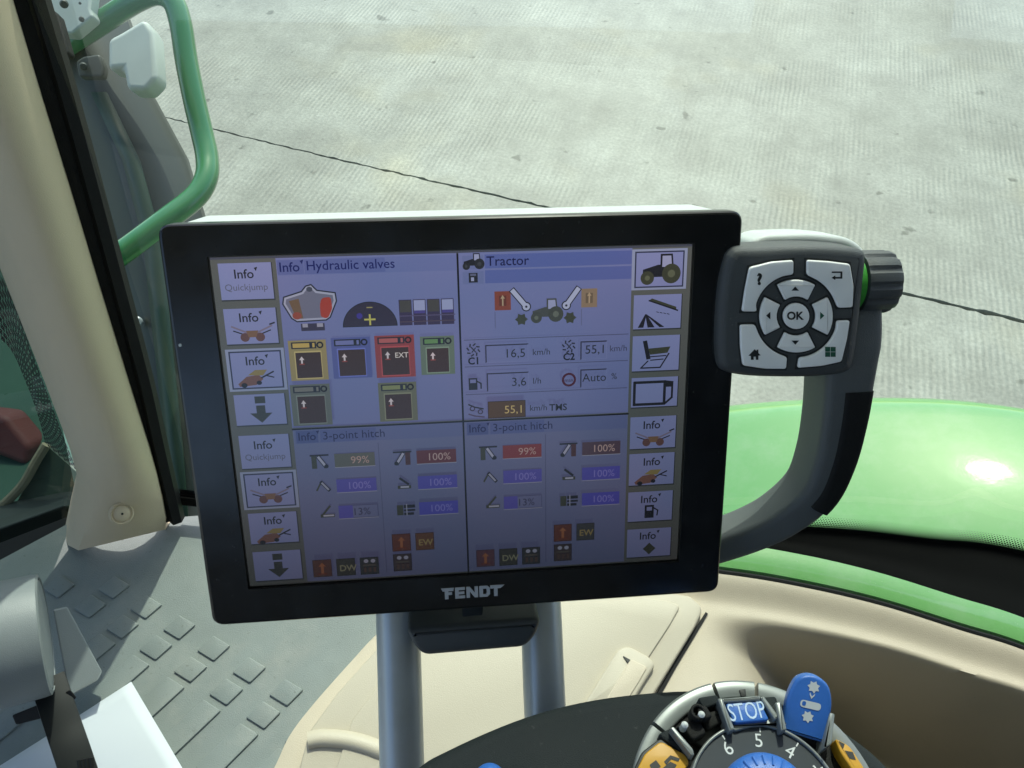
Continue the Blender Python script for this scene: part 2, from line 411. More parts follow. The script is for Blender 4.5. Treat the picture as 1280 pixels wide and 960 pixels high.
for row in rows:
    for i, p in enumerate(row):
        p.z = console_z(p.x, p.y)
        if i < 6: p.z -= .004*(1-i/6)**2
skirt = [[Vector((r[0].x-.001, r[0].y, r[0].z-.03))]+r for r in rows]
cons = MB().grid(skirt).build('side_console', BEIGE, None, smooth=60)
tag(cons, 'beige moulded side console with a deep open bin under the window', 'console')

# lid
lid = thing('storage_lid', 'flat cream storage lid on the side console behind the monitor posts', 'lid', PZ(640, 850, ZL))
def XY(pts, z): return [(PZ(x, y, z).x, PZ(x, y, z).y) for x, y in pts]
lo = XY([(378,1000),(374,960),(386,915),(420,868),(470,812),(540,752),(620,722),(740,724),(862,745),(880,760),(868,785),(800,896),(740,1000)], ZL+.006)
MB().prism(rnd(lo, [.0]*9+[.01,.004,0,0]), ZL-.002, ZL+.0065, cham=.0018).build('lid_rim', LIDM, lid, smooth=40)
li_ = XY([(430,1000),(420,960),(440,900),(500,820),(560,768),(640,738),(740,737),(836,751),(851,757),(838,780),(770,884),(706,1000)], ZL+.0085)
MB().prism(rnd(li_, [0]*7+[.003,.004,.002,0,0]), ZL+.004, ZL+.0082, cham=.0009).build('lid_panel', LIDM, lid, smooth=40)
gp = [PZ(x, y, ZL+.0012) for x, y in ((882,765),(885,767),(868,796),(844,836),(824,872),(819,869),(840,833),(864,793))]
MB().rings([[p-Vector((0,0,.004)) for p in gp], gp]).build('edge_gap_shade', BLACKR, lid, smooth=0)  # black strip standing in for the shade of the open slot beside the lid
latch = XY([(728,884),(772,812),(785,808),(812,822),(819,832),(806,852),(780,896)], ZL+.01)
lt = MB().prism(rnd(latch, .004), ZL+.006, ZL+.0115, cham=.0018).build('finger_latch', LIDM, lid, smooth=40)
sl_ = XY([(752,884),(788,824),(809,834),(800,850),(775,890)], ZL+.0118)
MB().prism(rnd(sl_, .0025), ZL+.009, ZL+.0124, cham=.0005).build('latch_pad', BEIGE, lid, smooth=40)
tr_ = XY([(779,820),(788,825),(785,829)], ZL+.0122)
MB().prism(tr_, ZL+.011, ZL+.0126).build('latch_notch', BLACKP, lid, smooth=0)
lip = crv([PZ(x, y, ZL+.012) for x, y in ((384,924),(400,921),(430,923),(455,929),(480,938))], 6)
MB().sweep(lip, Vector((0,0,1)), [(-.0075,-.008),(-.006,-.003),(-.003,-.001),(.001,.0),(.004,-.001),(.0055,-.004),(.004,-.010)]).build('pull_lip', LIDM, lid, smooth=50)

# ------------------------------------------------------------------ grey ribbed tray mat
ZM = HC-.60
tray = thing('rubber_mat', 'grey rubber tray mat with raised square nubs and long ribs', 'mat', PZ(230, 800, ZM))
mo = XY([(-160,1100),(-150,800),(0,700),(90,652),(160,652),(300,640),(420,640),(620,690),(600,720),(480,800),(420,880),(380,960),(340,1100)], ZM)
MB().prism(mo, ZM-.008, ZM).build('sheet', MATM, tray, smooth=0)
A = PZ(143,735,ZM); I = PZ(312,838,ZM); Bq = PZ(113,757,ZM); J = PZ(284,867,ZM)
ea = (I-A)/4; eb = ((Bq-A)+(J-I))/2
def sq(c, da, db): return rnd([((c-da-db).x, (c-da-db).y), ((c+da-db).x, (c+da-db).y), ((c+da+db).x, (c+da+db).y), ((c-da+db).x, (c-da+db).y)], .0012, 2)
ha, hb = ea*.24, eb*.36
for i in range(-1, 8):
    for j in range(2):
        c = A+ea*i+eb*j
        if i == -1 and j == 0: continue
        MB().prism(sq(c, ha, hb), ZM-.001, ZM+.0017, cham=.0006).build('nub', MATM, tray, smooth=40)
    if i >= 1:
        c = A+ea*i+eb*4.35
        MB().prism(sq(c, ha, eb*2.75), ZM-.001, ZM+.0017, cham=.0006).build('rib', MATM, tray, smooth=40)

# ------------------------------------------------------------------ paper sheet
pz = ZM+.0075
pp = [PZ(164,852,pz), PZ(300,1082,pz), PZ(60,1250,pz), PZ(-76,1008,pz)]
rows = []
for j in range(15):
    rows.append([pp[0].lerp(pp[1], i/18).lerp(pp[3].lerp(pp[2], i/18), j/14)+Vector((0,0,.0025*math.sin(i*.55)*math.sin(j*.3)+.003*(j/14)**2)) for i in range(19)])
tag(MB().grid(rows).build('paper_sheet', PAPER, None, smooth=60, solid=.0004), 'white paper sheet lying on the grey rubber mat', 'paper')

# ------------------------------------------------------------------ beige window pillar
pil = thing('cab_pillar', 'beige plastic window pillar trim with a round screw cap near its foot', 'pillar', P(150, 680, .648))
prow = [(-120,-180,-155,-22,.475),(0,-132,-110,15,.50),(120,-84,-64,51,.525),(240,-36,-17,88,.553),(360,12,28,124,.583),(480,60,75,161,.612),(560,90,105,186,.632),(592,99,117,195,.64),(622,92,121,202,.645),(655,85,108,207,.648),(676,82,98,206,.65)]
pts_ = []
def pdep(y): return .479/(.857-.586*(y-480)/1000)
for y, xl, xf, xr, dd in prow:
    r = []; dd = pdep(y)
    yb = 0
    if y > 600: yb = {622:(0,0,0), 655:(0,4,-8), 676:(4,12,-14)}[y]
    else: yb = (0,0,0)
    nrm = P(100,480,.6)-P(100,480,.61)
    r.append(P(xl-3, y+yb[0], dd+.06)); r.append(P(xl, y+yb[0], dd+.030))
    for k in range(9):
        s_ = k/8; xx = xf+(xr-xf)*s_; yy = y+yb[1]*(1-s_)+yb[2]*s_
        bul = .006*(s_*(1-s_)*4)**.7 if 0 < s_ < 1 else 0
        r.append(P(xx, yy, dd+.002-bul+.026*max(0, s_-.35)**2/.4225))
    r.append(P(xr+3, y+yb[2], dd+.05))
    pts_.append(r)
# resample rows smoothly
fine = []
for k in range(len(pts_)-1):
    for q in range(5):
        fine.append([a_.lerp(b_, q/5) for a_, b_ in zip(pts_[k], pts_[k+1])])
fine.append(pts_[-1]); fine.append([p+Vector((0,.02,-.01)) for p in pts_[-1]])
MB().grid(fine).build('trim', PILLARM, pil, smooth=32)
sc = P(152, 642, pdep(642)-.0090); sn = (EYE-sc).normalized(); sn = (sn+Vector((.25,-.1,0))).normalized()
cap = MB().lathe([(.0088,-.004),(.0088,.0006),(.0078,.0016),(.0068,.0006),(.0064,.0004),(.0055,.0018),(.003,.0026),(0,.0028)], sc, sn, 32).build('screw_cap', PILLARM, pil, smooth=40)
MB().lathe([(.0009,-.001),(.0009,.0030),(0,.0031)], sc, sn, 12).build('cap_hole', BLACKP, cap)
# rubber seal strip on its right
sp = [P(x, y, pdep(y)+.046) for x, y, d_ in ((-2,-120,.505),(34,0,.53),(71,120,.556),(105,240,.585),(138,360,.615),(171,480,.645),(192,570,.665),(211,648,.684))]
MB().sweep(crv(sp, 5), Vector((0,-.7,.7)), [(-.0125,-.003),(-.0125,.004),(-.007,.008),(-.002,.004),(.001,.006),(.0060,.008),(.0085,.003),(.0085,-.003)]).build('window_seal', BLACKR, pil, smooth=40)

# ------------------------------------------------------------------ display terminal
f_ = 1000.
o_c = Vector((-129.06, -53.94, 341.4)); r1 = Vector((.9951, -.0428, .0888)); r2 = Vector((.0166, .958, .2868))
def cw(v): return Vector((v.x, 0, 0))+Vector((0, math.cos(PITCH), -math.sin(PITCH)))*v.z-Vector((0, math.sin(PITCH), math.cos(PITCH)))*v.y
U = cw(r1).normalized(); V = cw(r2); V = (V-U*V.dot(U)).normalized(); Wn = U.cross(-V).normalized()   # right, down, towards the driver
O = EYE+cw(o_c)/1000
MROT = Matrix((U, -V, Wn)).transposed()
K = 211.2/640/1000                                                 # one display pixel in metres
term = thing('display_terminal', 'black touchscreen terminal with keypad and looped handle on two grey posts', 'monitor', O+V*.175+U*.1056, MROT)
bpy.context.view_layer.update()
def M(u, v, w=0): return O+U*u+V*v+Wn*w                            # metres on the display plane
def onplane(px, py, w=0):                                          # (u, v) on the display plane raised by w
    r = ray(px, py); o = O+Wn*w; t = (o-EYE).dot(Wn)/r.dot(Wn); p = EYE+r*t-o
    return (p.dot(U), p.dot(V))
def fnM(x, y, z): return M(x, -y, z)                               # outlines use y up
bx0, bx1, by0, by1 = -59*K, 707*K, -44*K, 539*K
def rect(x0, y0, x1, y1, r, seg=6): return rnd([(x0,-y1),(x1,-y1),(x1,-y0),(x0,-y0)], r, seg)
MB().prism(rect(bx0+.0012,by0+.0012,bx1-.0012,by1-.0012,.006), -.058, -.0065, fn=fnM).build('rear_housing', SHELL, term, bevel=.002)
# bezel as a frame round the glass
bz = MB(); ou = rect(bx0,by0,bx1,by1,.006)
inn = rect(-.0006,-.0006,640*K+.0006,480*K+.0006,.0006)
outer_r = [[fnM(x,y,-.0068) for x,y in ou],[fnM(x,y,.0005) for x,y in ou]]+[[fnM(x,y,.0005+.0016*math.sin(a)) for x,y in offset(ou,-.0016*(1-math.cos(a)))] for a in (.5,1.05,1.57)]
bz.rings(outer_r, True, True, False)
n_ = len(ou); top = outer_r[-1]
bz.rings([top, [fnM(x,y,.0021) for x,y in inn], [fnM(x,y,-.0004) for x,y in inn]], True, False, False)
bz.build('bezel', BLACKG, term, smooth=30)

# screen graphics, laid out on a 640 x 480 grid
EM = bpy.data.materials.new('lcd_screen'); EM.use_nodes = True
n = EM.node_tree; b = n.nodes['Principled BSDF']; at = n.nodes.new('ShaderNodeVertexColor'); at.layer_name = 'Col'
b.inputs['Base Color'].default_value = (.008,.008,.009,1); b.inputs['Roughness'].default_value = .22; b.inputs['Specular IOR Level'].default_value = .5
tcn = n.nodes.new('ShaderNodeTexCoord'); nz = n.nodes.new('ShaderNodeTexNoise'); nz.inputs['Scale'].default_value = 14; nz.inputs['Detail'].default_value = 2
mxx = n.nodes.new('ShaderNodeMix'); mxx.data_type = 'RGBA'; mxx.blend_type = 'MULTIPLY'; mxx.inputs[0].default_value = 1
rp = n.nodes.new('ShaderNodeValToRGB'); rp.color_ramp.elements[0].color = (.86,.93,.98,1); rp.color_ramp.elements[0].position = .35
rp.color_ramp.elements[1].color = (1.08,.98,1.0,1); rp.color_ramp.elements[1].position = .65
n.links.new(tcn.outputs['Object'], nz.inputs['Vector']); n.links.new(nz.outputs[0], rp.inputs[0])
n.links.new(at.outputs[0], mxx.inputs[6]); n.links.new(rp.outputs[0], mxx.inputs[7])
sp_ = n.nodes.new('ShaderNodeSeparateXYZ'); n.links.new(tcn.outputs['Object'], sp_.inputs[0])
view_dim = n.nodes.new('ShaderNodeMapRange'); view_dim.inputs[1].default_value = .175; view_dim.inputs[2].default_value = .016; view_dim.inputs[3].default_value = 1.12; view_dim.inputs[4].default_value = .27  # view-angle dimming painted into the emission, darker towards the lower edge
n.links.new(sp_.outputs[1], view_dim.inputs[0])
mb_ = n.nodes.new('ShaderNodeVectorMath'); mb_.operation = 'SCALE'; n.links.new(mxx.outputs[2], mb_.inputs[0]); n.links.new(view_dim.outputs[0], mb_.inputs['Scale'])
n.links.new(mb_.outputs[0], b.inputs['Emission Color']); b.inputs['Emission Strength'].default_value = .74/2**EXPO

class Scr(MB):
    def __init__(s, z=0): super().__init__(); s.z = z; s.lay = 0; s.ox = s.oy = 0
    def _p(s, x, y): return M((x+s.ox)*K, (y+s.oy)*K, .00004*(s.z+s.lay))
    def poly(s, pts, col):
        s.lay += 1
        if area(pts) > 0: pts = list(pts)[::-1]
        return s.add([s._p(x, y) for x, y in pts], [tuple(range(len(pts)))], rgb(*col))
    def r(s, x0, y0, x1, y1, col): return s.poly([(x0,y0),(x1,y0),(x1,y1),(x0,y1)], col)
    def ell(s, cx, cy, rx, ry, col, a0=0, a1=360, n=24):
        return s.poly([(cx+rx*math.cos(R(a0+(a1-a0)*k/n)), cy+ry*math.sin(R(a0+(a1-a0)*k/n))) for k in range(n+(a1-a0 < 360))], col)
    def ln(s, pts, w, col):
        s.lay += 1
        for (xa, ya), (xb, yb) in zip(pts, pts[1:]):
            d = Vector((xb-xa, yb-ya)); 
            if d.length < 1e-6: continue
            d.normalize(); nx, ny = -d.y*w/2, d.x*w/2; e = d*w*.35
            q = [(xa-e.x+nx,ya-e.y+ny),(xb+e.x+nx,yb+e.y+ny),(xb+e.x-nx,yb+e.y-ny),(xa-e.x-nx,ya-e.y-ny)]
            if area(q) > 0: q = q[::-1]
            s.add([s._p(x, y) for x, y in q], [(0,1,2,3)], rgb(*col))
        return s
    def ring(s, cx, cy, r, w, col, n=20): return s.ln([(cx+r*math.cos(2*math.pi*k/n), cy+r*math.sin(2*math.pi*k/n)) for k in range(n+1)], w, col)
    def frame(s, x0, y0, x1, y1, w, col): return s.ln([(x0,y0),(x1,y0),(x1,y1),(x0,y1),(x0,y0)], w, col)
    def t(s, x, y, st, size, col, bold=.0, al='l'):
        s.lay += 1; v, f, wd = text(st, size*1.25, bold)
        x -= wd/2 if al == 'c' else (wd if al == 'r' else 0)
        return s.add([s._p(x+a, y-b) for a, b in v], f, rgb(*col))
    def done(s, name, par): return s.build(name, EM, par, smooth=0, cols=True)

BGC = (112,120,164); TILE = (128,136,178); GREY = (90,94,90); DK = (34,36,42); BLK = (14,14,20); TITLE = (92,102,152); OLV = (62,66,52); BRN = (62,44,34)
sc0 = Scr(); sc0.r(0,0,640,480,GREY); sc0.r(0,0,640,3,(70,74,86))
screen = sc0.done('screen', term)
def tractor(g, x, y, s, c1=DK, c2=OLV, cabc=(150,156,186)):           # side view, nose to the left
    g.poly([(x-22*s,y-2*s),(x-2*s,y-8*s),(x+6*s,y-8*s),(x+6*s,y+8*s),(x-14*s,y+8*s),(x-22*s,y+3*s)], c1)
    g.poly([(x+1*s,y-22*s),(x+17*s,y-22*s),(x+19*s,y-4*s),(x+1*s,y-4*s)], c1); g.poly([(x+3.5*s,y-19.5*s),(x+15*s,y-19.5*s),(x+16.5*s,y-5*s),(x+3.5*s,y-5*s)], cabc)
    g.ell(x+16*s,y+4*s,12.5*s,13*s,c2); g.ell(x+16*s,y+4*s,5*s,5*s,tuple(int(c*1.5) for c in c2))
    g.ell(x-16*s,y+9*s,9*s,9*s,c2); g.ell(x-16*s,y+9*s,3.4*s,3.4*s,tuple(int(c*1.5) for c in c2))
def info(g, x, y, sz=13.5, col=DK):
    g.t(x, y, 'Info', sz, col, .012); g.poly([(x+sz*1.98,y-sz*.98),(x+sz*2.32,y-sz*1.08),(x+sz*2.16,y-sz*.66)], col)
def spread(g, cx, cy, c=(96,70,66)):                                  # folding implement icon
    for sg in (-1, 1):
        g.ln([(cx+sg*4,cy),(cx+sg*26,cy-10)], 2.2, (120,112,130)); g.ln([(cx+sg*6,cy+3),(cx+sg*24,cy-4)], 1.6, DK)
        g.ell(cx+sg*10,cy+5,6,6,c)
    g.poly([(cx-8,cy-4),(cx+8,cy-4),(cx+5,cy+5),(cx-5,cy+5)], (118,92,70)); g.ln([(cx+24,cy-12),(cx+30,cy-14)], 2, DK)
def machine(g, cx, cy, c=(112,82,72), c2=(134,122,76)):               # seed drill icon
    g.poly([(cx-26,cy+10),(cx-14,cy),(cx+2,cy-2),(cx+8,cy+4),(cx-2,cy+12),(cx-24,cy+14)], c)
    g.poly([(cx-12,cy-2),(cx-2,cy-9),(cx+14,cy-9),(cx+8,cy-1)], c2); g.ln([(cx+6,cy+2),(cx+22,cy-6)], 2, DK); g.ln([(cx+12,cy-1),(cx+22,cy+2)], 1.6, DK)
    g.ell(cx-18,cy+12,4,3.4,DK); g.ell(cx+2,cy+9,3.5,3,DK)
def arrow_dn(g, cx, cy, c=(58,62,58)):
    g.r(cx-7,cy-20,cx+7,cy-10,c); g.r(cx-6,cy-7,cx+6,cy+5,c); g.poly([(cx-15,cy+4),(cx+15,cy+4),(cx,cy+18)], c)
KY = [(8,58),(68,118),(126,179),(187,233),(246,297),(303,355),(364,414),(425,474)]
def softkey(x0, i, draw, sel=False):
    y0, y1 = KY[i]; x1 = x0+69; g = Scr(2)
    if sel:
        g.r(x0-4,y0-3,x1+4,y1+3,(140,150,176)); g.r(x0,y0,x1,y1,(52,58,80)); g.r(x0+2,y0+2,x1-2,y1-2,TILE)
    else: g.r(x0,y0,x1,y1,(56,60,62)); g.r(x0,y0,x1-1.5,y1-2,TILE)
    draw(g, (x0+x1)/2, (y0+y1)/2); g.done('softkey', screen)
def k_quick(g, cx, cy): info(g, cx-16, cy-5); g.t(cx-29, cy+11, 'Quickjump', 10, (92,96,112))
def k_spread(g, cx, cy): info(g, cx-16, cy-7); spread(g, cx, cy+9)
def k_mach(g, cx, cy): info(g, cx-14, cy-7); machine(g, cx, cy+9)
def k_dn(g, cx, cy): arrow_dn(g, cx, cy)
for i, (fn, sel) in enumerate(((k_quick,0),(k_spread,0),(k_mach,1),(k_dn,0),(k_quick,0),(k_spread,1),(k_mach,0),(k_dn,0))): softkey(9, i, fn, sel)
def k_tractor(g, cx, cy): tractor(g, cx, cy+2, 1.05)
def k_track(g, cx, cy):
    g.poly([(cx-13,cy-17),(cx-9,cy-20),(cx+26,cy-7),(cx+26,cy-2)], OLV); g.ln([(cx-13,cy-17),(cx+28,cy-2)], 2, DK)
    for a0, a1 in ((-28,-20),(-14,-4),(3,10)): g.poly([(cx-18,cy+2),(cx-16,cy+2),(cx+a1,cy+21),(cx+a0,cy+21)], DK)
    for q in range(4): g.ln([(cx-2+q*5,cy-1+q),(cx+1+q*5,cy+q)], 1, DK)
def k_seat(g, cx, cy):
    g.poly([(cx-20,cy-19),(cx-14,cy-20),(cx-8,cy+7),(cx-14,cy+8)], DK); g.poly([(cx-12,cy-8),(cx+20,cy-10),(cx+16,cy-1),(cx-9,cy+1)], OLV)
    g.ln([(cx-10,cy+4),(cx+14,cy+3)], 1.6, DK); g.ln([(cx-8,cy+9),(cx+10,cy+8)], 1.6, DK); g.ln([(cx-22,cy+20),(cx+6,cy+20),(cx+18,cy)], 2, DK); g.ln([(cx-22,cy+20),(cx-12,cy+10)], 1.8, DK)
def k_term(g, cx, cy): g.frame(cx-30,cy-16,cx+14,cy+17,4,DK); g.poly([(cx+14,cy-18),(cx+27,cy-16),(cx+24,cy-8),(cx+14,cy-8)], DK); g.ln([(cx+25,cy-14),(cx+25,cy+8),(cx+16,cy+16)], 3, DK)
def k_fuel(g, cx, cy): info(g, cx-16, cy-7); g.r(cx-9,cy-3,cx+5,cy+18,DK); g.r(cx-6,cy,cx+2,cy+6,TILE); g.ln([(cx+5,cy+2),(cx+11,cy+6),(cx+10,cy+14)], 2, DK)
def star(g, cx, cy, r, c, n=6):
    g.poly([(cx+(r if k % 2 == 0 else r*.68)*math.cos(math.pi*k/n), cy+(r if k % 2 == 0 else r*.68)*math.sin(math.pi*k/n)) for k in range(2*n)], c)
def k_gear(g, cx, cy): info(g, cx-16, cy-7); star(g, cx, cy+9, 10, OLV, 4)
for i, (fn, sel) in enumerate(((k_tractor,1),(k_track,0),(k_seat,0),(k_term,0),(k_spread,0),(k_mach,0),(k_fuel,0),(k_gear,0))): softkey(561, i, fn, sel)

# hydraulic valves panel
g = Scr(2); g.r(83,3,318.5,238,BGC); g.r(84,5,318,26,(104,114,160)); g.r(84,6,118,25,TITLE); g.r(119,6,224,25,TITLE)
info(g, 86, 21, 14, (26,34,92)); g.t(121, 20, 'Hydraulic valves', 14.2, (22,30,92), .006)
jy = [(88,54),(112,47),(118,40),(126,38),(133,46),(157,50),(158,62),(148,84),(142,88),(103,89),(96,84),(86,64)]
g.poly([(x,y) for x, y in jy], (40,44,58)); g.poly(offset([(x,-y) for x, y in jy][::-1], -1.8) and [(x,-y) for x, y in offset([(x,-y) for x, y in jy][::-1], -1.8)], (158,162,180))
g.poly([(x,-y) for x, y in offset([(x,-y) for x, y in jy][::-1], -4.5)], (108,110,128)); g.ell(123,45,4,3.4,(70,74,88))
g.poly([(95,60),(108,57),(112,84),(103,84)], (108,88,66)); g.ell(104,80,6,5,(140,72,56))
g.poly(rnd([(138,57),(150,56),(151,72),(144,85),(135,83),(135,66)], 4), (158,62,48))
g.r(108,91,139,101,(58,54,72)); g.r(110,91,117,96,(150,150,164)); g.r(129,91,137,96,(150,150,164))
g.ell(199.5,98,36.5,34,DK,180,360); g.ell(199.5,97,35,32,(52,46,62),180,360); g.ell(186,83,4,4,(66,56,138)); g.r(192,87,207,89.4,(186,180,92)); g.r(198.4,81,200.8,96,(186,180,92)); g.r(196,71,204,72.6,(150,140,90))
for q in range(4):
    x_ = 239+q*18.8; g.r(x_,63,x_+17,98,(58,50,76))
    if q % 2: g.r(x_+1.2,64,x_+16,78,(150,156,190)); g.r(x_+1.2,78,x_+16,82,(74,66,132))
    else: g.r(x_+1.2,64,x_+16,80,(72,70,66))
g.r(239,84,314,85.5,(86,80,110)); g.r(239,92,314,93.5,(80,70,84))
def valve(x0, y0, x1, y1, fc, cc, ext=False):
    g.r(x0,y0,x1,y1,fc); g.r(x0+7,y0+15,x1-7,y1-2,tuple(min(255,int(c*1.28)) for c in fc)); g.r(x0+8.5,y0+17,x1-8,y1-3.5,BRN)
    ym = y0+7; g.r(x0+4,ym-4.6,x1-20,ym+4.6,DK); g.r(x0+6,ym-3,x1-22,ym+3,cc); g.r(x1-20,ym-4.6,x1-13,ym+4.6,DK); g.r(x1-18,ym-3,x1-15,ym+3,cc); g.ring(x1-8,ym,3.6,2,DK); g.ln([(x1-14,ym),(x1-11,ym)],2,DK)
    g.poly([(x0+13,y0+27),(x0+16.5,y0+22),(x0+20,y0+27)], (206,196,196)); g.r(x0+15.3,y0+26,x0+17.7,y0+32,(206,196,196)); g.r(x0+13,y0+32,x0+20,y0+33.6,(140,70,60))
    if ext: g.t(x0+26, y0+31, 'EXT', 8.2, (214,206,196), .01)
valve(89,113,139,169,(146,134,88),(186,160,84)); valve(146,111,198,168,(84,92,148),(110,116,164)); valve(204,110,257,169,(138,62,62),(170,92,88), True); valve(265,113,311,167,(98,116,98),(96,136,84))
valve(87,173,140,232,(96,102,94),(112,112,104)); valve(205,175,257,231,(102,106,84),(124,132,86))
g.done('hydraulic_panel', screen)

# tractor panel
g = Scr(2); g.r(321,3,557,238,BGC)
g.r(326,7,354,25,(104,114,156)); tractor(g,340,16,.55,DK,(40,42,46)); g.r(326,28,354,45,(104,114,156)); g.r(334,30,346,43,DK); g.r(337,36,341,41,(150,156,186)); g.r(336,31,344,34,(90,96,120))
g.r(356,6,556,24.5,(88,100,156)); g.r(356,27,556,44.5,(88,100,156)); g.t(358, 21, 'Tractor', 14.6, (20,24,70), .006)
for x_, c_ in ((368,(128,66,50)),(487,(136,118,96))):
    g.r(x_,56,x_+22,82,c_); g.r(x_+6,62,x_+16,76,tuple(int(c*.78) for c in c_)); g.poly([(x_+8,66),(x_+11,61),(x_+14,66)], (170,150,120)); g.r(x_+10,65,x_+12,76,(170,150,120))
def arm(xa, ya, xb, yb):
    g.ln([(xa,ya),(xb,yb)], 9, DK); g.ell(xb,yb,6.6,6.6,DK); g.ln([(xa,ya),(xb,yb)], 6.2, (170,176,200)); g.ell(xb,yb,5,5,(170,176,200)); g.ell(xb,yb,1.6,1.6,DK)
arm(393,56,411,78); arm(482,56,466,78)
tractor(g,438,86,.84,(70,74,70),(66,70,62)); star(g,404,95,9,OLV,6); star(g,471,95,9,OLV,6)
g.ln([(368,84),(368,106)],.8,(90,94,124)); g.ln([(487,84),(487,106)],.8,(90,94,124))
for y_ in (121,159,199): g.ln([(325,y_),(553,y_)], 1.1, (78,82,112))
def gauge(cx, cy): 
    for k in range(8): a_ = k*math.pi/4; g.ln([(cx+6.5*math.cos(a_),cy+6.5*math.sin(a_)),(cx+9*math.cos(a_+.3),cy+9*math.sin(a_+.3))], 2, DK)
    g.ln([(cx-3,cy-4),(cx+3,cy+3)],1.6,DK); g.ln([(cx+3,cy-3),(cx-2,cy+3)],1.4,DK)
gauge(337,135); g.t(329,155,'C1',11,BLK,.03); gauge(469,135); g.t(461,154,'C2',11,BLK,.03)
def field(x0, y0, x1, y1): g.ln([(x0,y1),(x0,y0),(x1,y0)], 1.8, (46,46,66)); g.ln([(x0,y1),(x1,y1),(x1,y0)], .6, (122,130,172))
field(354,129,412,153); g.t(408,147,'16,5',14,DK,0,'r'); g.t(418,145,'km/h',10,DK)
field(486,129,522,154); g.t(518,146,'55,1',14,DK,0,'r'); g.t(526,144,'km/h',10,(60,62,84))
field(355,169,412,194); g.t(409,188,'3,6',14,DK,0,'r'); g.t(418,186,'l/h',10,DK)
field(486,169,522,194); g.t(488,186,'Auto',13.4,DK); g.t(529,184,'%',10,DK)
g.r(329,174,341,191,DK); g.r(331,176,339,181,BGC); g.ln([(341,179),(346,182),(346,189)],2,DK)
g.ring(469,182,8.5,3,(74,28,44)); g.t(469,185,'max',6,(60,40,60),0,'c')
g.ln([(328,212),(336,216),(348,219)],2,DK); g.ln([(328,226),(336,229),(349,231)],2,(80,70,96)); g.ring(333,218,3,1.4,(60,56,70)); g.ring(344,223,3,1.4,(60,56,70))
g.r(355,209,407,233,(84,62,28)); g.frame(355,209,407,233,1,(54,40,20)); g.t(402,227,'55,1',13,(196,176,110),0,'r'); g.t(413,225,'km/h',10,DK); g.t(441,226,'TMS',11,DK,.018)
g.done('tractor_panel', screen)

# the two hitch panels
def mast(g, x, y, flip):
    s_ = -1 if flip else 1
    def X(a): return x+13+s_*(a-13)
    g.r(min(X(0),X(26)),y,max(X(0),X(26)),y+2.4,DK); g.r(min(X(2),X(9)),y+2,max(X(2),X(9)),y+21,OLV if not flip else (74,46,44)); g.ln([(X(12),y+4),(X(21),y+18)],6,DK); g.ln([(X(12),y+4),(X(21),y+18)],3.6,(164,168,188)); g.ell(X(22),y+18,3,3,DK)
def fold(g, x, y): g.ln([(x+2,y+15),(x+9,y+2)],2.4,OLV); g.ln([(x+9,y+3),(x+19,y+15)],5,DK); g.ln([(x+10,y+4),(x+18,y+14)],2.8,(150,154,172))
def plough(g, x, y): g.ln([(x+4,y+13),(x+14,y+1)],3,OLV); g.r(x,y+13,x+20,y+18,OLV); g.r(x+4,y+14,x+19,y+16.6,(166,170,186))
def plough2(g, x, y): g.ln([(x+4,y+1),(x+15,y+10)],3.4,DK); g.r(x,y+12,x+19,y+17,OLV); g.r(x+4,y+13,x+16,y+15.6,(164,168,186))
def mixer(g, x, y): g.r(x,y+3,x+9,y+19,OLV); g.r(x+10,y+3,x+26,y+8,DK); g.r(x+10,y+10,x+26,y+13,DK); g.r(x+10,y+15,x+24,y+19,DK); g.ln([(x+14,y+2),(x+14,y+19)],1.4,(150,154,170))
def bar(g, x, y, st, col, tc, full=1.0):
    g.r(x,y,x+56,y+20,(74,78,112)); g.r(x+.8,y+.8,x+55.2,y+19.2,(104,110,146)) if full < 1 else None
    g.r(x,y,x+56*full,y+20,col); g.ln([(x,y+20.5),(x+56,y+20.5)],1,(150,154,170)); g.t(x+(48 if full == 1 else 45), y+15.5, st, 12.5, tc, 0, 'r')
def sqic(g, x, y, kind, c):
    g.r(x,y,x+27,y+28,tuple(int(v*.7) for v in c)); g.r(x+1,y+1,x+26,y+27,c)
    if kind == 'up': g.poly([(x+8,y+11),(x+13.5,y+5),(x+19,y+11)], (150,96,62)); g.r(x+11.5,y+10,x+15.5,y+23,(150,96,62)); g.r(x+7,y+22,x+20,y+24,(110,60,44))
    elif kind == 'EW': g.t(x+4,y+20,'EW',11,(146,130,84),.02)
    elif kind == 'DW': g.t(x+4,y+20,'DW',11,(134,136,110),.02)
    else:
        g.ell(x+9,y+6,3.4,3,(158,162,180)); g.ell(x+19,y+6,3.4,3,(158,162,180)); g.r(x+4,y+11,x+23,y+14,(80,76,70))
        for q in range(3): g.r(x+5+q*7,y+16,x+9+q*7,y+24,(82,66,60))
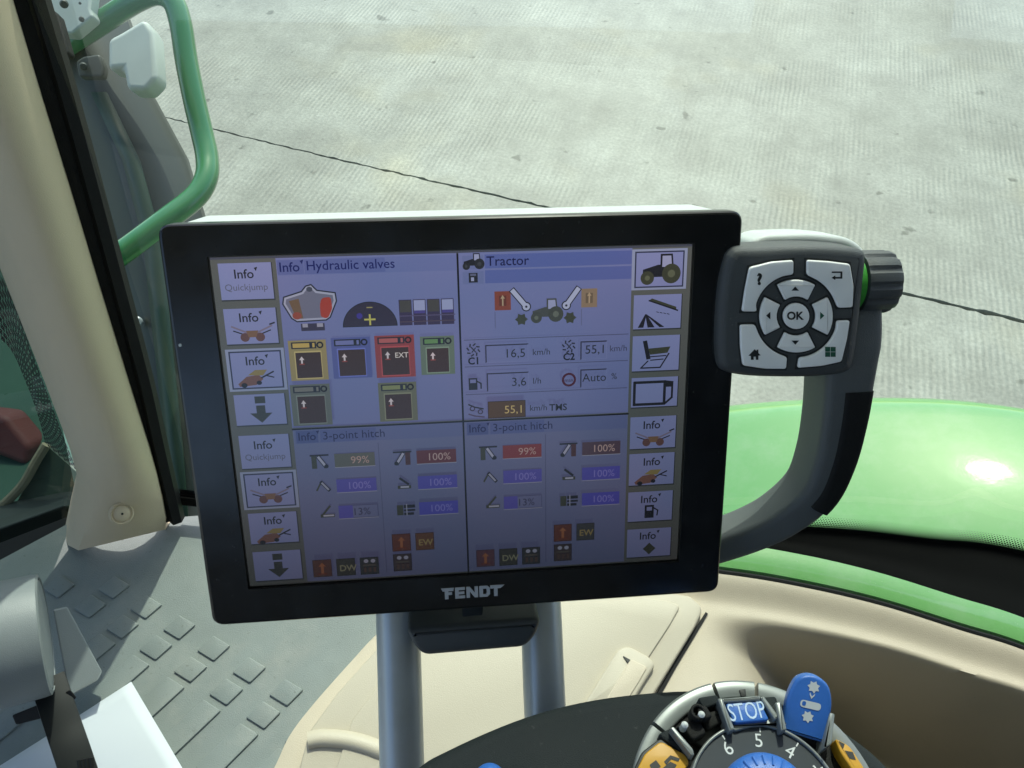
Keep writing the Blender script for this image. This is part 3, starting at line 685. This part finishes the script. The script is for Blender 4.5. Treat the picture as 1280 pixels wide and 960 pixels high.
def hitch(X0, title, cols, name):
    g = Scr(2); g.r(X0,240,X0+(236 if X0 < 200 else 236),478,(104,111,146)); g.r(X0+2,242,X0+235,262,(96,105,146)); g.r(X0+4,243,X0+34,261,(76,86,134)); g.r(X0+37,243,X0+114,261,(84,94,142))
    info(g, X0+6, 257, 13, (34,38,84)); g.t(X0+40, 257, title, 13.4, (34,36,76))
    g.ln([(X0+116,266),(X0+116,470)],1,(84,90,122))
    a = X0+54; c = X0+169
    mast(g,X0+20,279,False); bar(g,a,279,'99%',cols[0],(176,150,140)); fold(g,X0+24,318); bar(g,a,317.5,'100%',(84,80,164),(128,124,196)); plough(g,X0+28,357); bar(g,a,358,'13%',(84,80,164),(56,58,84),.36)
    mast(g,X0+136,279,True); bar(g,c,279,'100%',cols[1],(184,158,150)); plough2(g,X0+140,319); bar(g,c,318,'100%',(80,78,166),(128,124,196)); mixer(g,X0+137,358); bar(g,c,358,'100%',(76,76,168),(124,122,196))
    sqic(g,X0+127,406,'up',(96,56,44)); sqic(g,X0+161,406,'EW',cols[2]); sqic(g,X0+127,438,'ic',(62,54,56))
    sqic(g,X0+11,439,'up',cols[3]); sqic(g,X0+45,439,'DW',(58,60,54)); sqic(g,X0+79,439,'ic',(52,56,58))
    g.done(name, screen)
hitch(83,'3-point hitch',((92,96,88),(98,50,54),(96,66,46),(88,60,52)),'hitch_panel')
hitch(321,'3-point hitch',((124,54,52),(82,64,74),(64,66,66),(88,60,70)),'hitch_panel')
g = Scr(0); g.lay = 40; g.r(318.5,3,321,478,BLK); g.r(83,237.5,557,239.8,BLK); g.done('divider_line', screen)

# maker's lettering under the glass: slanted block letters
lg = MB()
def letter(polys, x0):
    for pl in polys:
        q = [(x0+x, y) for x, y in pl]
        lg.rings([[fnM(a*K, -(519-b)*K, .0017) for a, b in q], [fnM(a*K, -(519-b)*K, .00235) for a, b in q]])
Hh, s1 = 18.5, 5.2
letter([[(2,0),(7.5,0),(7.5,Hh),(-3,Hh),(-1,Hh-s1),(2,Hh-s1)],[(7.5,Hh),(7.5,Hh-s1),(15,Hh-s1),(16,Hh)],[(7.5,7),(13,7),(13,11.4),(7.5,11.4)]], 281)
letter([[(0,0),(5.5,0),(5.5,Hh),(0,Hh)],[(5.5,0),(15,0),(15,s1-.6),(5.5,s1-.6)],[(5.5,7),(14,7),(14,11.4),(5.5,11.4)],[(5.5,Hh-s1+.6),(15,Hh-s1+.6),(15,Hh),(5.5,Hh)]], 298.5)
letter([[(0,0),(5.2,0),(5.2,Hh),(0,Hh)],[(5.2,Hh),(5.2,Hh-8),(12.4,0),(12.4,8)],[(12.4,0),(17.6,0),(17.6,Hh),(12.4,Hh)]], 315.5)
letter([[(0,0),(5.5,0),(5.5,Hh),(0,Hh)],[(5.5,0),(12,0),(9.5,s1-.6),(5.5,s1-.6)],[(5.5,Hh),(5.5,Hh-s1+.6),(9.5,Hh-s1+.6),(12,Hh)],[(12,0),(16,4),(16,Hh-4),(12,Hh),(9.8,Hh-s1+.6),(11,Hh-6.4),(11,6.4),(9.8,s1-.6)]], 335)
letter([[(-2.5,Hh-s1),(13,Hh-s1),(19,Hh),(-2.5,Hh)],[(3,0),(8.5,0),(8.5,Hh-s1),(3,Hh-s1)]], 354)
lg.build('maker_lettering', mat('logo_silver', (.42,.43,.44), .4, metal=.2, var=.1, scale=900), term, smooth=0)
MB().lathe([(.0007,0),(.0007,.0003),(0,.0003)], M(*onplane(227,430), .0021), Wn, 12).build('light_sensor', WHITEP, term)
# clip cover under the monitor
cv = [onplane(x, y, -.03) for x, y in ((508,764),(672,752),(666,772),(652,787),(530,797),(518,785))]
MB().prism(rnd([(u, -v) for u, v in cv], .004), -.052, -.012, cham=.004, fn=fnM).build('clip_cover', DARKP, term, smooth=40)
tb = [onplane(x, y, -.011) for x, y in ((577,757),(604,755),(603,769),(578,771))]
MB().prism(rnd([(u, -v) for u, v in tb], .001), -.014, -.0105, cham=.0008, fn=fnM).build('release_tab', ARMP, term, smooth=40)

# keypad
WK = .008
def kp(cx, cy, w=WK): return onplane(880+cx/4.8, 280+cy/4.8, w)       # measured on an enlarged view of the keypad
def kpl(pts, w=WK): return [(lambda q: (q[0], -q[1]))(kp(x, y, w)) for x, y in pts]
hk = kpl([(150,190),(205,142),(330,140),(600,128),(820,135),(955,155),(985,200),(975,330),(950,560),(915,820),(860,900),(700,925),(540,930),(300,925),(150,900),(98,850),(85,700),(95,480),(115,320)])
hk = [tuple(p) for p in crv([(x, y, 0) for x, y in hk+[hk[0]]], 4)][:-1]; hk = [(p[0], p[1]) for p in hk]
kpad = MB().prism(hk, -.012, WK, cham=.0045, fn=fnM).build('keypad', DARKP, term, smooth=40)
sh = kpl([(235,165),(240,95),(330,55),(600,45),(830,70),(940,150),(930,860),(600,900),(250,880)], -.02)
MB().prism(rnd(sh, .008), -.034, -.0125, cham=.003, fn=fnM).build('keypad_back', SHELL, term, smooth=40)
ccx, ccy = 548, 550
def arcpts(r_, a0, a1, n=12): return [(ccx+r_*math.cos(R(a0+(a1-a0)*k/n)), ccy-r_*math.sin(R(a0+(a1-a0)*k/n))) for k in range(n+1)]
keys = {
 'help': [(530,300),(530,215),(400,225),(268,258),(240,400),(222,522),(312,522)]+arcpts(252,171,101,10)[1:-1],
 'back': [(797,500),(884,498),(890,370),(868,238),(740,222),(612,214),(612,302)]+arcpts(250,72,14,10)[1:-1],
 'home': [(300,600),(212,602),(214,730),(228,845),(360,865),(486,866),(492,796)]+arcpts(250,258,193,10)[1:-1],
 'grid': [(566,798),(556,860),(700,848),(818,822),(850,690),(868,575),(790,578)]+arcpts(250,-10,-84,10)[1:-1]}
def fill(name, pts, w0, w1, m, par, r_=.0012, cham=.0009):
    q = kpl(pts, WK); q = rnd(q, r_, 3) if r_ else q
    return MB().prism(q, w0, w1, cham=cham, fn=fnM).build(name, m, par, smooth=40)
def keyset(pts, r_=.0012):
    q = kpl(pts, WK)
    if area(q) < 0: q = q[::-1]
    well = offset(q, .0009)
    MB().prism(well, WK-.004, WK+.00015, fn=fnM).build('key_gap', BLACKP, kpad, smooth=0)
    k_ = MB().prism(rnd(q, r_, 3), WK-.002, WK+.0016, cham=.0007, fn=fnM).build('key', KEYM, kpad, smooth=40)
    return k_
for kname, pts in keys.items(): keyset(pts)
for a0 in (90, 0, 180, 270):
    keyset(arcpts(218,a0-31,a0+31,10)+arcpts(118,a0+35,a0-35,5), .0005)
keyset(arcpts(78,0,345,23), 0)
WS = WK+.0018
def sym(polys, m, name='key_symbol'):
    mb = MB()
    for pl in polys:
        q = kpl(pl, WS)
        if area(q) < 0: q = q[::-1]
        mb.rings([[fnM(x, y, WK+.0012) for x, y in q], [fnM(x, y, WS) for x, y in q]])
    return mb.build(name, m, kpad, smooth=0)
def symtext(st, cx, cy, size, bold, m):
    v, f, wd = text(st, size, bold); mb = MB()
    vv = [kp(cx-wd/2+x, cy-y, WS) for x, y in v]
    mb.add([M(a, b, WS) for a, b in vv], f); return mb.build('key_symbol', m, kpad, smooth=0)
symtext('OK', ccx, 573, 66, .03, BLACKP); symtext('?', 333, 362, 92, .045, BLACKP)
for a0, m_ in ((90,BLACKP),(0,BLACKP),(180,BLACKP),(270,BLACKP)):
    ca, sa = math.cos(R(a0)), -math.sin(R(a0)); px_, py_ = -sa, ca
    t_ = lambda r_, o: (ccx+ca*r_+px_*o, ccy+sa*r_+py_*o)
    sym([[t_(150,-22), t_(150,22), t_(174,0)]], GREENP if a0 in (0,) else BLACKP)
sym([[(768,285),(830,285),(830,294),(768,294)],[(820,294),(830,294),(830,318),(820,318)],[(785,318),(830,318),(830,328),(785,328)],[(766,323),(788,310),(788,336)]], BLACKP)
sym([[(268,790),(305,752),(340,788),(326,790),(326,815),(312,815),(312,796),(298,796),(298,815),(282,815),(282,792)],[(316,756),(326,754),(326,776),(316,766)]], BLACKP)
sym([[(728+dx,738+dy),(757+dx,738+dy),(757+dx,766+dy),(728+dx,766+dy)] for dx in (0,33) for dy in (0,31)], GREENP)

# rotary knob and its lit ring
ka = onplane(1083, 354, -.006); kb = onplane(1119, 352, -.006)
axis = U; kc = M(ka[0]-.0098, ka[1], -.009)
kn = MB(); NR = 72
def kring(x, r0, dr): return [kc+axis*x+(V*math.cos(2*math.pi*k/NR)+Wn*math.sin(2*math.pi*k/NR))*(r0-(dr if (k % 6) in (0, 1) else 0)) for k in range(NR)]
kn.rings([kring(.005,.0125,0),kring(.0055,.0148,.0002),kring(.0075,.0152,.0011),kring(.0195,.0150,.0011),kring(.0218,.0142,.0008),kring(.0226,.0128,.0002),kring(.0230,.010,0)])
knob = kn.build('rotary_knob', DARKP, term, smooth=28)
MB().lathe([(.0118,-.006),(.0136,-.005),(.0136,.0046),(.0118,.005)], kc, axis, 48).build('lit_ring', GLOWG, knob)

# handle loop
hp = [onplane(x, y, -.004) for x, y in ((1066,392),(1067,430),(1062,480),(1056,530),(1044,580),(1024,622),(985,655),(940,677),(893,692))]
hpath = crv([M(*onplane(x, y, w_-.0), w_-.012) for x, y, w_ in ((1066,392,0),(1068,430,.001),(1063,480,.001),(1056,530,0),(1044,580,-.003),(1024,622,-.007),(985,655,-.012),(940,677,-.018),(880,697,-.024))], 6)
def rr_prof(hw, hd, r_=.006): return [(a, c) for a, c in rnd([(-hw,-hd),(hw,-hd),(hw,hd),(-hw,hd)], r_, 4)]
NH = len(hpath)
def hprof(i):
    t = i/(NH-1); hw = interp([(0,.0165),(.18,.0130),(.5,.0105),(.8,.0082),(1,.0078)], t); return rr_prof(hw, interp([(0,.011),(.15,.0145),(.6,.0135),(1,.0125)], t), .0045)
handle = MB().sweep(hpath, Wn, hprof).build('handle', mat('handle_plastic', (.085, .095, .097), .45, var=.08, scale=40, bump=.35, bscale=2500), term, smooth=40)
gi0, gi1 = int(NH*.27), int(NH*.665)
gpath = [p+Wn*.0007 for p in hpath[gi0:gi1]]
def gprof(i):
    t = (i+gi0)/(NH-1); hw = interp([(0,.0165),(.18,.0130),(.5,.0112),(.8,.0092),(1,.0088)], t)
    sgn = 1
    return rnd([(-hw+.0006,-.0142),(hw-.0085,-.0142),(hw-.0085,.0145),(-hw+.0006,.0145)], .0035, 4)
def gprof_r(i): return [(-a, c) for a, c in gprof(i)]
MB().sweep(gpath, Wn, gprof).build('rubber_grip', BLACKR, handle, smooth=40)

# ------------------------------------------------------------------ monitor stand: two tubes
st = thing('monitor_stand', 'pair of grey painted tubes carrying the terminal up from the armrest', 'stand', P(590, 990, .43))
for pts in (((494,690,.452),(497,765,.446),(500,860,.440),(503,980,.432),(505,1060,.426)), ((671,690,.478),(676,760,.472),(680,860,.462),(686,980,.455),(690,1060,.45))):
    MB().tube(crv([P(*q) for q in pts], 5), .0121, 28).build('tube', STEEL, st, smooth=60)
MB().tube([P(497,720,.45), P(672,712,.476)], .009, 16).build('cross_bar', STEEL, st)

# ------------------------------------------------------------------ armrest with control dial
ZA = HC-.40
arm_px = [(440,1040),(515,960),(560,932),(640,897),(710,876),(780,864),(860,858),(930,862),(1000,878),(1070,918),(1120,962),(1180,1040),(1180,1200),(440,1200)]
aout = [(p.x, p.y) for p in crv([PZ(x, y, ZA) for x, y in arm_px+[arm_px[0]]], 5)[:-1]]
ar = thing('armrest', 'dark grey rounded armrest pad below the monitor posts', 'armrest', PZ(800, 1000, ZA)-Vector((0, 0, .6)))
MB().prism(aout, ZA-.035, ZA, cham=.008).build('pad', ARMP, ar, smooth=50)
MB().box(.0, -.25, HC-1.0, .55, .085, HC-.46).build('support_light_block', ARMP, ar, bevel=.02)  # unseen box added below the pad to keep light out of the bin
dc = PZ(950, 1008, ZA+.008)
con = thing('control_dial', 'silver ringed control dial with numbers, blue and orange buttons on the armrest', 'control', Vector((dc.x, dc.y, ZA)))
def circ(r_, n=64, c=dc, a0=0): return [(c.x+r_*math.cos(2*math.pi*k/n), c.y+r_*math.sin(2*math.pi*k/n)) for k in range(n)]
SR = (PZ(1110, 1008, ZA+.008)-dc).x
def ringsolid(ri, ro, z0, z1, ch=.0012, n=96, a0=0, a1=360, c=None):
    c = c or dc; mb = MB(); full = a1-a0 >= 360; prof = [(ro,z0),(ro,z1-ch),(ro-ch*.35,z1-ch*.35),(ro-ch,z1),(ri+ch,z1),(ri+ch*.35,z1-ch*.35),(ri,z1-ch),(ri,z0)]
    rs = [[Vector((c.x+r_*math.cos(R(a)), c.y+r_*math.sin(R(a)), z)) for r_, z in prof] for a in [a0+(a1-a0)*k/n for k in range(n+1)]]
    return mb.rings(rs, True, not full, not full)
for a0_, a1_ in ((-60,46),(48,79),(81,101),(103,139),(141,176),(178,298)):
    ringsolid(SR*.85, SR, ZA-.004, ZA+.006, n=24, a0=a0_, a1=a1_).build('outer_ring', ALU, con, smooth=40)
MB().prism(circ(SR*.86), ZA-.004, ZA+.0035).build('ring_floor', BLACKR, con)
di = PZ(958, 1004, ZA+.012); DR = SR*.60
ringsolid(DR*.955, DR, ZA, ZA+.0135, .0006, c=di).build('dial_rim', ALU, con, smooth=40)
MB().prism(circ(DR*.953, c=di), ZA, ZA+.012).build('dial_face', mat('dial_slate', (.03, .038, .046), .5, spec=.3), con)
hub = MB().lathe([(DR*.60,ZA+.0121-di.z),(DR*.585,ZA+.0165-di.z),(DR*.54,ZA+.0195-di.z),(DR*.36,ZA+.0215-di.z),(0,ZA+.0225-di.z)], di, (0,0,1), 64).build('dial_knob', BLUE, con, smooth=50)
for k in range(24):
    a = R(15*k); e = Vector((math.cos(a), math.sin(a), 0)); t_ = Vector((-e.y, e.x, 0))
    p0 = di+e*DR*.40; p1 = di+e*DR*.52; p0.z = ZA+.0211; p1.z = ZA+.0200
    MB().tube([p0, p1], .0006, 6).build('grip_ridge', BLUE, hub)
def flat_text(st_, c, ang, size, m, z, name, par, bold=0.01, sx=1.0):
    v, f, wd = text(st_, size, bold); e = Vector((math.cos(ang), math.sin(ang), 0)); n2 = Vector((-e.y, e.x, 0))
    h = size*.35
    return MB().add([Vector((c.x, c.y, z))+e*(x-wd/2)*sx+n2*(y-h) for x, y in v], f).build(name, m, par, smooth=0)
for q in range(10):
    nx = {0:'9',1:'8',2:'7',3:'6',4:'5',5:'4',6:'3',7:'2',8:'1',9:'0'}[q]
    ang = math.atan2(*(lambda p: (p.y-di.y, p.x-di.x))(PZ({'6':914,'5':948,'4':989,'3':1028}.get(nx, 0), {'6':942,'5':929,'4':936,'3':953}.get(nx, 0), ZA+.012))) if nx in '6543' else R(90+40*(q-4.6))
    if nx not in '6543':
        ang = R(110+36*(4-q)) + R(0)
        ang = R(102)+R(33.5)*(4-q)*1.0
        ang = R(102)+R(33.5)*(4-q) if q > 6 else R(102)+R(33.5)*(4-q)
    c = di+Vector((math.cos(ang), math.sin(ang), 0))*DR*.775
    flat_text(nx, c, ang-math.pi/2 if abs(ang-math.pi/2) < 1.2 else 0, .0085, WHITEP, ZA+.01215, 'dial_number', con, .0)
    p0 = di+Vector((math.cos(ang-.05), math.sin(ang-.05), 0))*DR*.88; p1 = di+Vector((math.cos(ang-.05), math.sin(ang-.05), 0))*DR*.94
    e = (p1-p0).normalized(); t_ = Vector((-e.y, e.x, 0))*.0003
    MB().add([Vector((p.x, p.y, ZA+.01215)) for p in (p0-t_, p1-t_, p1+t_, p0+t_)], [(0,1,2,3)]).build('dial_tick', WHITEP, con, smooth=0)

def plate(name, px, z0, z1, m, par, r_=.0015, cham=.0008, zref=None):
    q = XY(px, zref or z1); return MB().prism(rnd(q, r_, 4), z0, z1, cham=cham).build(name, m, par, smooth=40)
zt = ZA+.0165
stop = plate('stop_button', [(906,878),(950,876),(962,900),(918,904)], ZA, zt, BLUE, con)
sp0, sp1 = PZ(909,893,zt), PZ(952,888,zt); an = math.atan2((sp1-sp0).y, (sp1-sp0).x)
flat_text('STOP', (PZ(910,890,zt)+PZ(956,887,zt))/2, an, .0112, mat('pale_blue_print', (.42, .55, .72), .5), zt+.0002, 'button_text', stop, .0, .66)
for pa in (((897,873),(903,872),(919,912),(912,914)), ((950,871),(955,870),(975,896),(969,900)), ((902,873),(950,869),(951,875),(904,878))):
    plate('button_frame', pa, ZA, zt+.0012, ALU, con, .0006)
plate('button_frame', ((913,906),(966,897),(985,905),(940,908),(918,914)), ZA, ZA+.014, ALU, con, .001)
# blue flap, tilted up
fc = PZ(1003, 935, ZA+.012)
fz = ZA+.012
fl0, fl1 = PZ(978,914,fz), PZ(1031,930,fz)
fx = (fl1-fl0); fw = fx.length; fx.normalize(); fy = Vector((-fx.y, fx.x, 0)); fup = (fy*.86+Vector((0,0,.52))).normalized(); fn_ = fx.cross(fup).normalized()
def fnF(x, y, z): return fl0+fx*x+fup*y+fn_*z
fo = rnd([(0,0),(fw,0),(fw*1.01,.018),(fw*.84,.0265),(fw*.42,.0288),(fw*.08,.0255),(-.001,.016)], [.001,.001,.004,.006,.006,.006,.004])
flap = MB().prism(fo, -.006, 0, cham=.0016, fn=fnF).build('lever_flap', BLUE, con, smooth=40)
def fpoly(pts, name='lever_symbol'):
    mb = MB()
    for pl in pts: mb.add([fnF(x, y, .0002) for x, y in pl], [tuple(range(len(pl)))])
    return mb.build(name, WHITEP, flap, smooth=0)
def gear(cx, cy, r_, n=6): return [(cx+(r_ if k % 2 else r_*.66)*math.cos(math.pi*k/n), cy+(r_ if k % 2 else r_*.66)*math.sin(math.pi*k/n)) for k in range(2*n)]
fpoly([gear(fw*.5,.0232,.0029,7)]); fpoly([[(fw*.44,.0195),(fw*.5,.0177),(fw*.56,.0195),(fw*.56,.0205),(fw*.5,.0188),(fw*.44,.0205)]])
bar_ = rnd([(fw*.27,.0130),(fw*.75,.0135),(fw*.75,.0168),(fw*.27,.0163)], .0017, 4)
fpoly([bar_]); 
MB().add([fnF(x, y, .0003) for x, y in rnd([(fw*.31,.0138),(fw*.40,.0139),(fw*.40,.0160),(fw*.31,.0158)], .001, 3)], [tuple(range(16))]).build('lever_symbol', BLUE, flap, smooth=0)
fpoly([gear(fw*.5,.0095,.0028,7)])
for pa in (((969,878),(976,876),(984,912),(977,914)), ((1037,890),(1044,892),(1040,930),(1030,936))):
    plate('lever_cheek', pa, ZA, ZA+.019, ALU, con, .0008)
plate('guard_plate', ((946,872),(970,870),(980,906),(970,908)), ZA, ZA+.012, ARMP, con)
# orange buttons
o1 = plate('orange_button', [(806,942),(826,926),(858,944),(862,954),(834,990),(790,975)], ZA, ZA+.013, ORANGE, con, .002)
zz = ZA+.0132
def flatpoly(px, z, m, name, par): return MB().add([PZ(x, y, z) for x, y in px], [tuple(range(len(px)))]).build(name, m, par, smooth=0)
plate('button_frame', [(802,940),(826,922),(862,942),(866,954),(836,996),(784,980)], ZA, ZA+.0112, BLACKP, con, .002)
mb = MB()
for seg_ in (((812,956),(820,950),(826,958),(816,966)), ((826,962),(838,952),(846,956),(840,966)), ((830,952),(838,944),(850,948),(848,952),(839,949),(833,956))):
    mb.add([PZ(x, y, zz) for x, y in seg_], [tuple(range(len(seg_)))])
mb.build('button_symbol', BLACKP, o1, smooth=0)
o2 = plate('orange_button', [(1043,922),(1062,932),(1082,962),(1074,975),(1050,940)], ZA, ZA+.012, ORANGE, con, .002)
mb = MB(); zz = ZA+.0122
for seg_ in (((1048,926),(1056,930),(1054,936)), ((1056,938),(1066,940),(1070,950),(1062,948))):
    mb.add([PZ(x, y, zz) for x, y in seg_], [tuple(range(len(seg_)))])
mb.build('button_symbol', BLACKP, o2, smooth=0)
# exposed joystick linkage
plate('linkage_well', [(845,908),(900,880),(916,912),(880,936)], ZA, ZA+.0064, BLACKP, con)
for pa, h in ((((852,906),(872,896),(884,916),(866,926)), .013), (((872,894),(900,886),(906,902),(884,912)), .011), (((870,886),(882,880),(892,896),(880,900)), .017)):
    plate('linkage_arm', pa, ZA, ZA+h, BLACKR, con, .002, .001)
for x, y in ((877,893),(856,906)):
    c_ = PZ(x, y, ZA+.018); MB().lathe([(.0016,-.006),(.0016,.0),(.0008,.001),(0,.0013)], c_, (0,0,1), 16).build('linkage_pin', WHITEP, con)
ringsolid(.0022, .0036, ZA+.010, ZA+.018, .0005, 32, c=PZ(873, 889, ZA+.018)).build('linkage_loop', BLACKR, con)
plate('divider_fin', [(838,910),(842,908),(866,936),(868,944),(864,944)], ZA, ZA+.019, ALU, con, .0005, .0004)
plate('grey_flap', [(872,872),(896,868),(902,878),(880,886)], ZA, ZA+.013, ARMP, con)
plate('grey_flap', [(822,918),(838,910),(858,934),(850,940)], ZA, ZA+.0125, ARMP, con)
plate('ring_notch', [(924,862),(932,861),(933,870),(927,871)], ZA, ZA+.0068, BLACKP, con, .0004, .0002)
bs = PZ(612, 976, ZA+.004)
tag(MB().lathe([(.0072,-.006),(.0072,.002),(.006,.005),(.003,.0066),(0,.007)], bs, (0,0,1), 32).build('blue_button', BLUE, None, smooth=60), 'small round blue button peeking up at the bottom edge of the armrest', 'button')

# ------------------------------------------------------------------ grey drum housing on a black arm, lower left
drum = thing('lamp_housing', 'grey drum shaped housing on a flat black arm over the paper sheet', 'housing', P(90, 940, .56))
d0 = P(-95, 828, .50); d1 = P(56, 792, .53); dax = (d1-d0).normalized(); dl = (d1-d0).length
rD = .040
drm = mat('grey_housing', (.21,.235,.24), .45, var=.05, scale=40, bump=.2, bscale=2000)
MB().lathe([(rD*.9,-.03),(rD,-.02),(rD,dl-.004),(rD*.985,dl),(rD*.93,dl+.001),(rD*.92,dl-.001),(rD*.90,dl-.0012),(rD*.88,dl+.0005),(rD*.45,dl+.001),(0,dl+.001)], d0, dax, 72).build('drum', drm, drum, smooth=35)
bp_ = [P(x, y, d_) for x, y, d_ in ((66,762,.575),(84,758,.585),(128,840,.585),(122,850,.575),(86,872,.57))]
MB().rings([bp_, [p+(EYE-p).normalized()*.008 for p in bp_]]).build('back_plate', drm, drum, bevel=.0015)
ap = [P(x, y, d_) for x, y, d_ in ((60,850,.54),(70,880,.533),(80,910,.527),(92,945,.52),(114,1012,.51))]
MB().sweep(crv(ap, 5), (EYE-ap[2]).normalized(), rnd([(-.0105,-.004),(.0105,-.004),(.0105,.004),(-.0105,.004)], .001, 2)).build('arm', mat('arm_plastic', (.010,.012,.0125), .5, spec=.25), drum, smooth=40)
for k in range(4):
    a_ = P(99+k*5, 950-k*1.0, .512); b2 = P(103+k*5, 985-k, .508)
    MB().tube([a_, b2], .0016, 8).build('arm_rib', BLACKR, drum)
bb = [P(x, y, .54) for x, y in ((15,894),(50,880),(88,862),(96,872),(60,896),(20,906))]
MB().rings([bb, [p+(EYE-p).normalized()*.006 for p in bb]]).build('bracket', BLACKR, drum, bevel=.001)

# ------------------------------------------------------------------ left: sill box, front window and what lies beyond
sb = [P(x, y, d_) for x, y, d_ in ((-80,690,.70),(84,630,.72),(92,612,.79),(-60,640,.78))]
sbx = MB().rings([[p-Vector((0,0,.05)) for p in sb], sb]).build('window_ledge', mat('ledge_plastic', (.05,.06,.062), .45), None, bevel=.004)
tag(sbx, 'dark ledge with pale top edge left of the pillar foot', 'ledge')
fw_ = thing('front_window', 'dark tinted window with printed mesh border left of the pillar', 'window', P(40, 600, .80))
pb = P(100, 640, .70); pdv = P(-60, 692, .69)-P(84, 632, .715); pdv.z = 0; pdv.normalize(); pup = (UPW+Vector((.15,0,0)))
gq = [pb, pb+pdv*.42, pb+pdv*.42+pup*.5, pb+pup*.5]
MB().add(gq, [(0,1,2,3)]).build('glass_pane', GLASS_D, fw_, smooth=0)
GREYG = mat('border_grey_green', (.10,.15,.11), .6)
tri = [P(x, y, .785) for x, y in ((58,556),(62,560),(98,592),(92,616),(20,630),(40,592))]
MB().rings([tri, [p-Vector((0,-.004,0)) for p in tri]]).build('corner_panel', GREYG, fw_, smooth=0)
MB().tube(crv([P(x, y, .78) for x, y in ((-30,650),(0,634),(28,606),(46,575),(58,556))], 5), .0045, 10).build('edge_bead', PILLARM, fw_)
band = crv([P(x, y, .74) for x, y in ((-30,400),(10,430),(34,480),(50,525),(58,556))], 6)
bando = crv([P(x, y, .755) for x, y in ((-30,290),(8,355),(52,470),(80,545),(98,590))], 6)
mesh_ = MB(); 
for i in range(0, 24):
    for j in range(12):
        a_ = band[min(i, len(band)-1)].lerp(bando[min(i, len(bando)-1)], j/12); nx_ = band[min(i+1, len(band)-1)].lerp(bando[min(i+1, len(bando)-1)], j/12)
        c_ = a_.lerp(nx_, .5*(j % 2)); e1 = (nx_-a_)*.42; e2 = (bando[i]-band[i])/12*.42
        mesh_.add([c_-e1-e2, c_+e1-e2, c_+e1+e2, c_-e1+e2], [(0,1,2,3)])
mo_ = mesh_.build('printed_mesh', BLACKP, fw_, smooth=0); mo_['kind'] = 'stuff'
# outside things
rd = [P(x, y, 1.5) for x, y in ((-60,512),(6,520),(38,558),(32,584),(-60,548))]
tag(MB().rings([rd, [p+Vector((.0,.05,-.04)) for p in rd]]).build('red_implement', REDM, None, bevel=.012), 'red painted metal part seen through the dark window', 'implement')
hd = [PZ(x, y, HC-1.25) for x, y in ((-260,300),(30,180),(150,600),(-260,760))]
tag(MB().prism([(p.x, p.y) for p in hd], HC-1.55, HC-1.25).build('bonnet_side', mat('bonnet_paint', (.06, .15, .10), .5, var=.3, scale=5), None, bevel=.03), 'dark green bonnet panel outside behind the dark left window', 'bonnet')
# exhaust shroud
ex = thing('exhaust_shroud', 'grey and green shroud column standing outside the glass behind the pillar', 'shroud', P(230, 700, 1.0)-Vector((0,0,.2)))
exr = [(-60,-40,128),(0,-5,150),(60,30,172),(115,60,186),(200,95,232),(300,118,262),(420,130,275),(560,150,285),(720,170,292)]
rows = []
for y, x0, x1 in exr:
    r = []
    for k in range(13):
        s_ = k/12; r.append(P(x0+(x1-x0)*s_, y, 1.0-.05*math.sin(math.pi*s_)))
    r.append(P(x1+4, y, 1.12)); rows.append(r)
MB().grid(rows).build('shroud_panel', GREYBODY, ex, smooth=40)
MB().grid([[P(x0+(x1-x0)*s_, y, .992-.05*math.sin(math.pi*s_)) for s_ in (.42,.5,.58)] for y, x0, x1 in exr[3:]]).build('green_stripe', GREEN_D, ex, smooth=40, solid=.003)
c_ = P(172, 402, .948); MB().lathe([(.006,-.004),(.006,.002),(.004,.004),(.0018,.004),(.0016,.001),(0,.001)], c_, (EYE-c_).normalized(), 20).build('bolt', STEEL, ex)
# mirror bracket
br = thing('mirror_bracket', 'pale grey cast mirror bracket bolted outside above the shroud', 'bracket', P(120, 60, .86))
BRM = mat('pale_cast', (.42,.47,.43), .5, var=.06)
def slab(px, d_, th, m, name, par, bev=.003):
    q = [P(x, y, d_) for x, y in px]; 
    nn = (q[1]-q[0]).cross(q[2]-q[1]).normalized(); nn = nn if nn.dot(EYE-q[0]) < 0 else -nn
    return MB().rings([q, [p+nn*th for p in q]]).build(name, m, par, bevel=bev, smooth=35)
slab([(40,-40),(118,-40),(112,10),(116,20),(90,42),(72,40),(60,0)], .90, .02, BRM, 'base_plate', br)
slab([(134,48),(150,40),(180,22),(192,40),(196,98),(182,113),(158,112),(153,85),(134,87)], .85, .03, mat('pale_cover', (.46,.50,.46), .5), 'cover', br, .006)
slab([(94,76),(104,70),(124,67),(130,84),(128,96),(98,96)], .862, .012, GREYBODY, 'hinge_block', br)
slab([(52,12),(62,8),(72,18),(86,66),(80,70),(74,50),(62,30)], .85, .015, BLACKR, 'rubber_stop', br)
for x, y, r_ in ((80,5,.0046),(100,4,.0016),(102,24,.003),(104,83,.0042)):
    c_ = P(x, y, .888 if y < 60 else .856); MB().lathe([(r_,-.004),(r_,.001),(r_*.7,.003),(0,.003)], c_, (EYE-c_).normalized(), 16).build('bolt', GREYBODY, br)
# grab rail
gr = crv([P(x, y, d_) for x, y, d_ in ((40,84,.95),(84,56,.94),(130,26,.93),(168,2,.925),(196,-8,.92),(216,2,.92),(226,30,.92),(233,75,.92),(243,125,.92),(253,168,.92),(259,197,.915),(258,222,.905),(244,246,.895),(205,277,.88),(150,318,.87),(110,345,.865))], 6)
tag(MB().tube(gr, .0128, 24).build('grab_rail', mat('rail_paint', (.045,.20,.075), .22, var=.05, coat=.6), None, smooth=60), 'bent green tubular grab rail outside the window at upper left', 'rail')
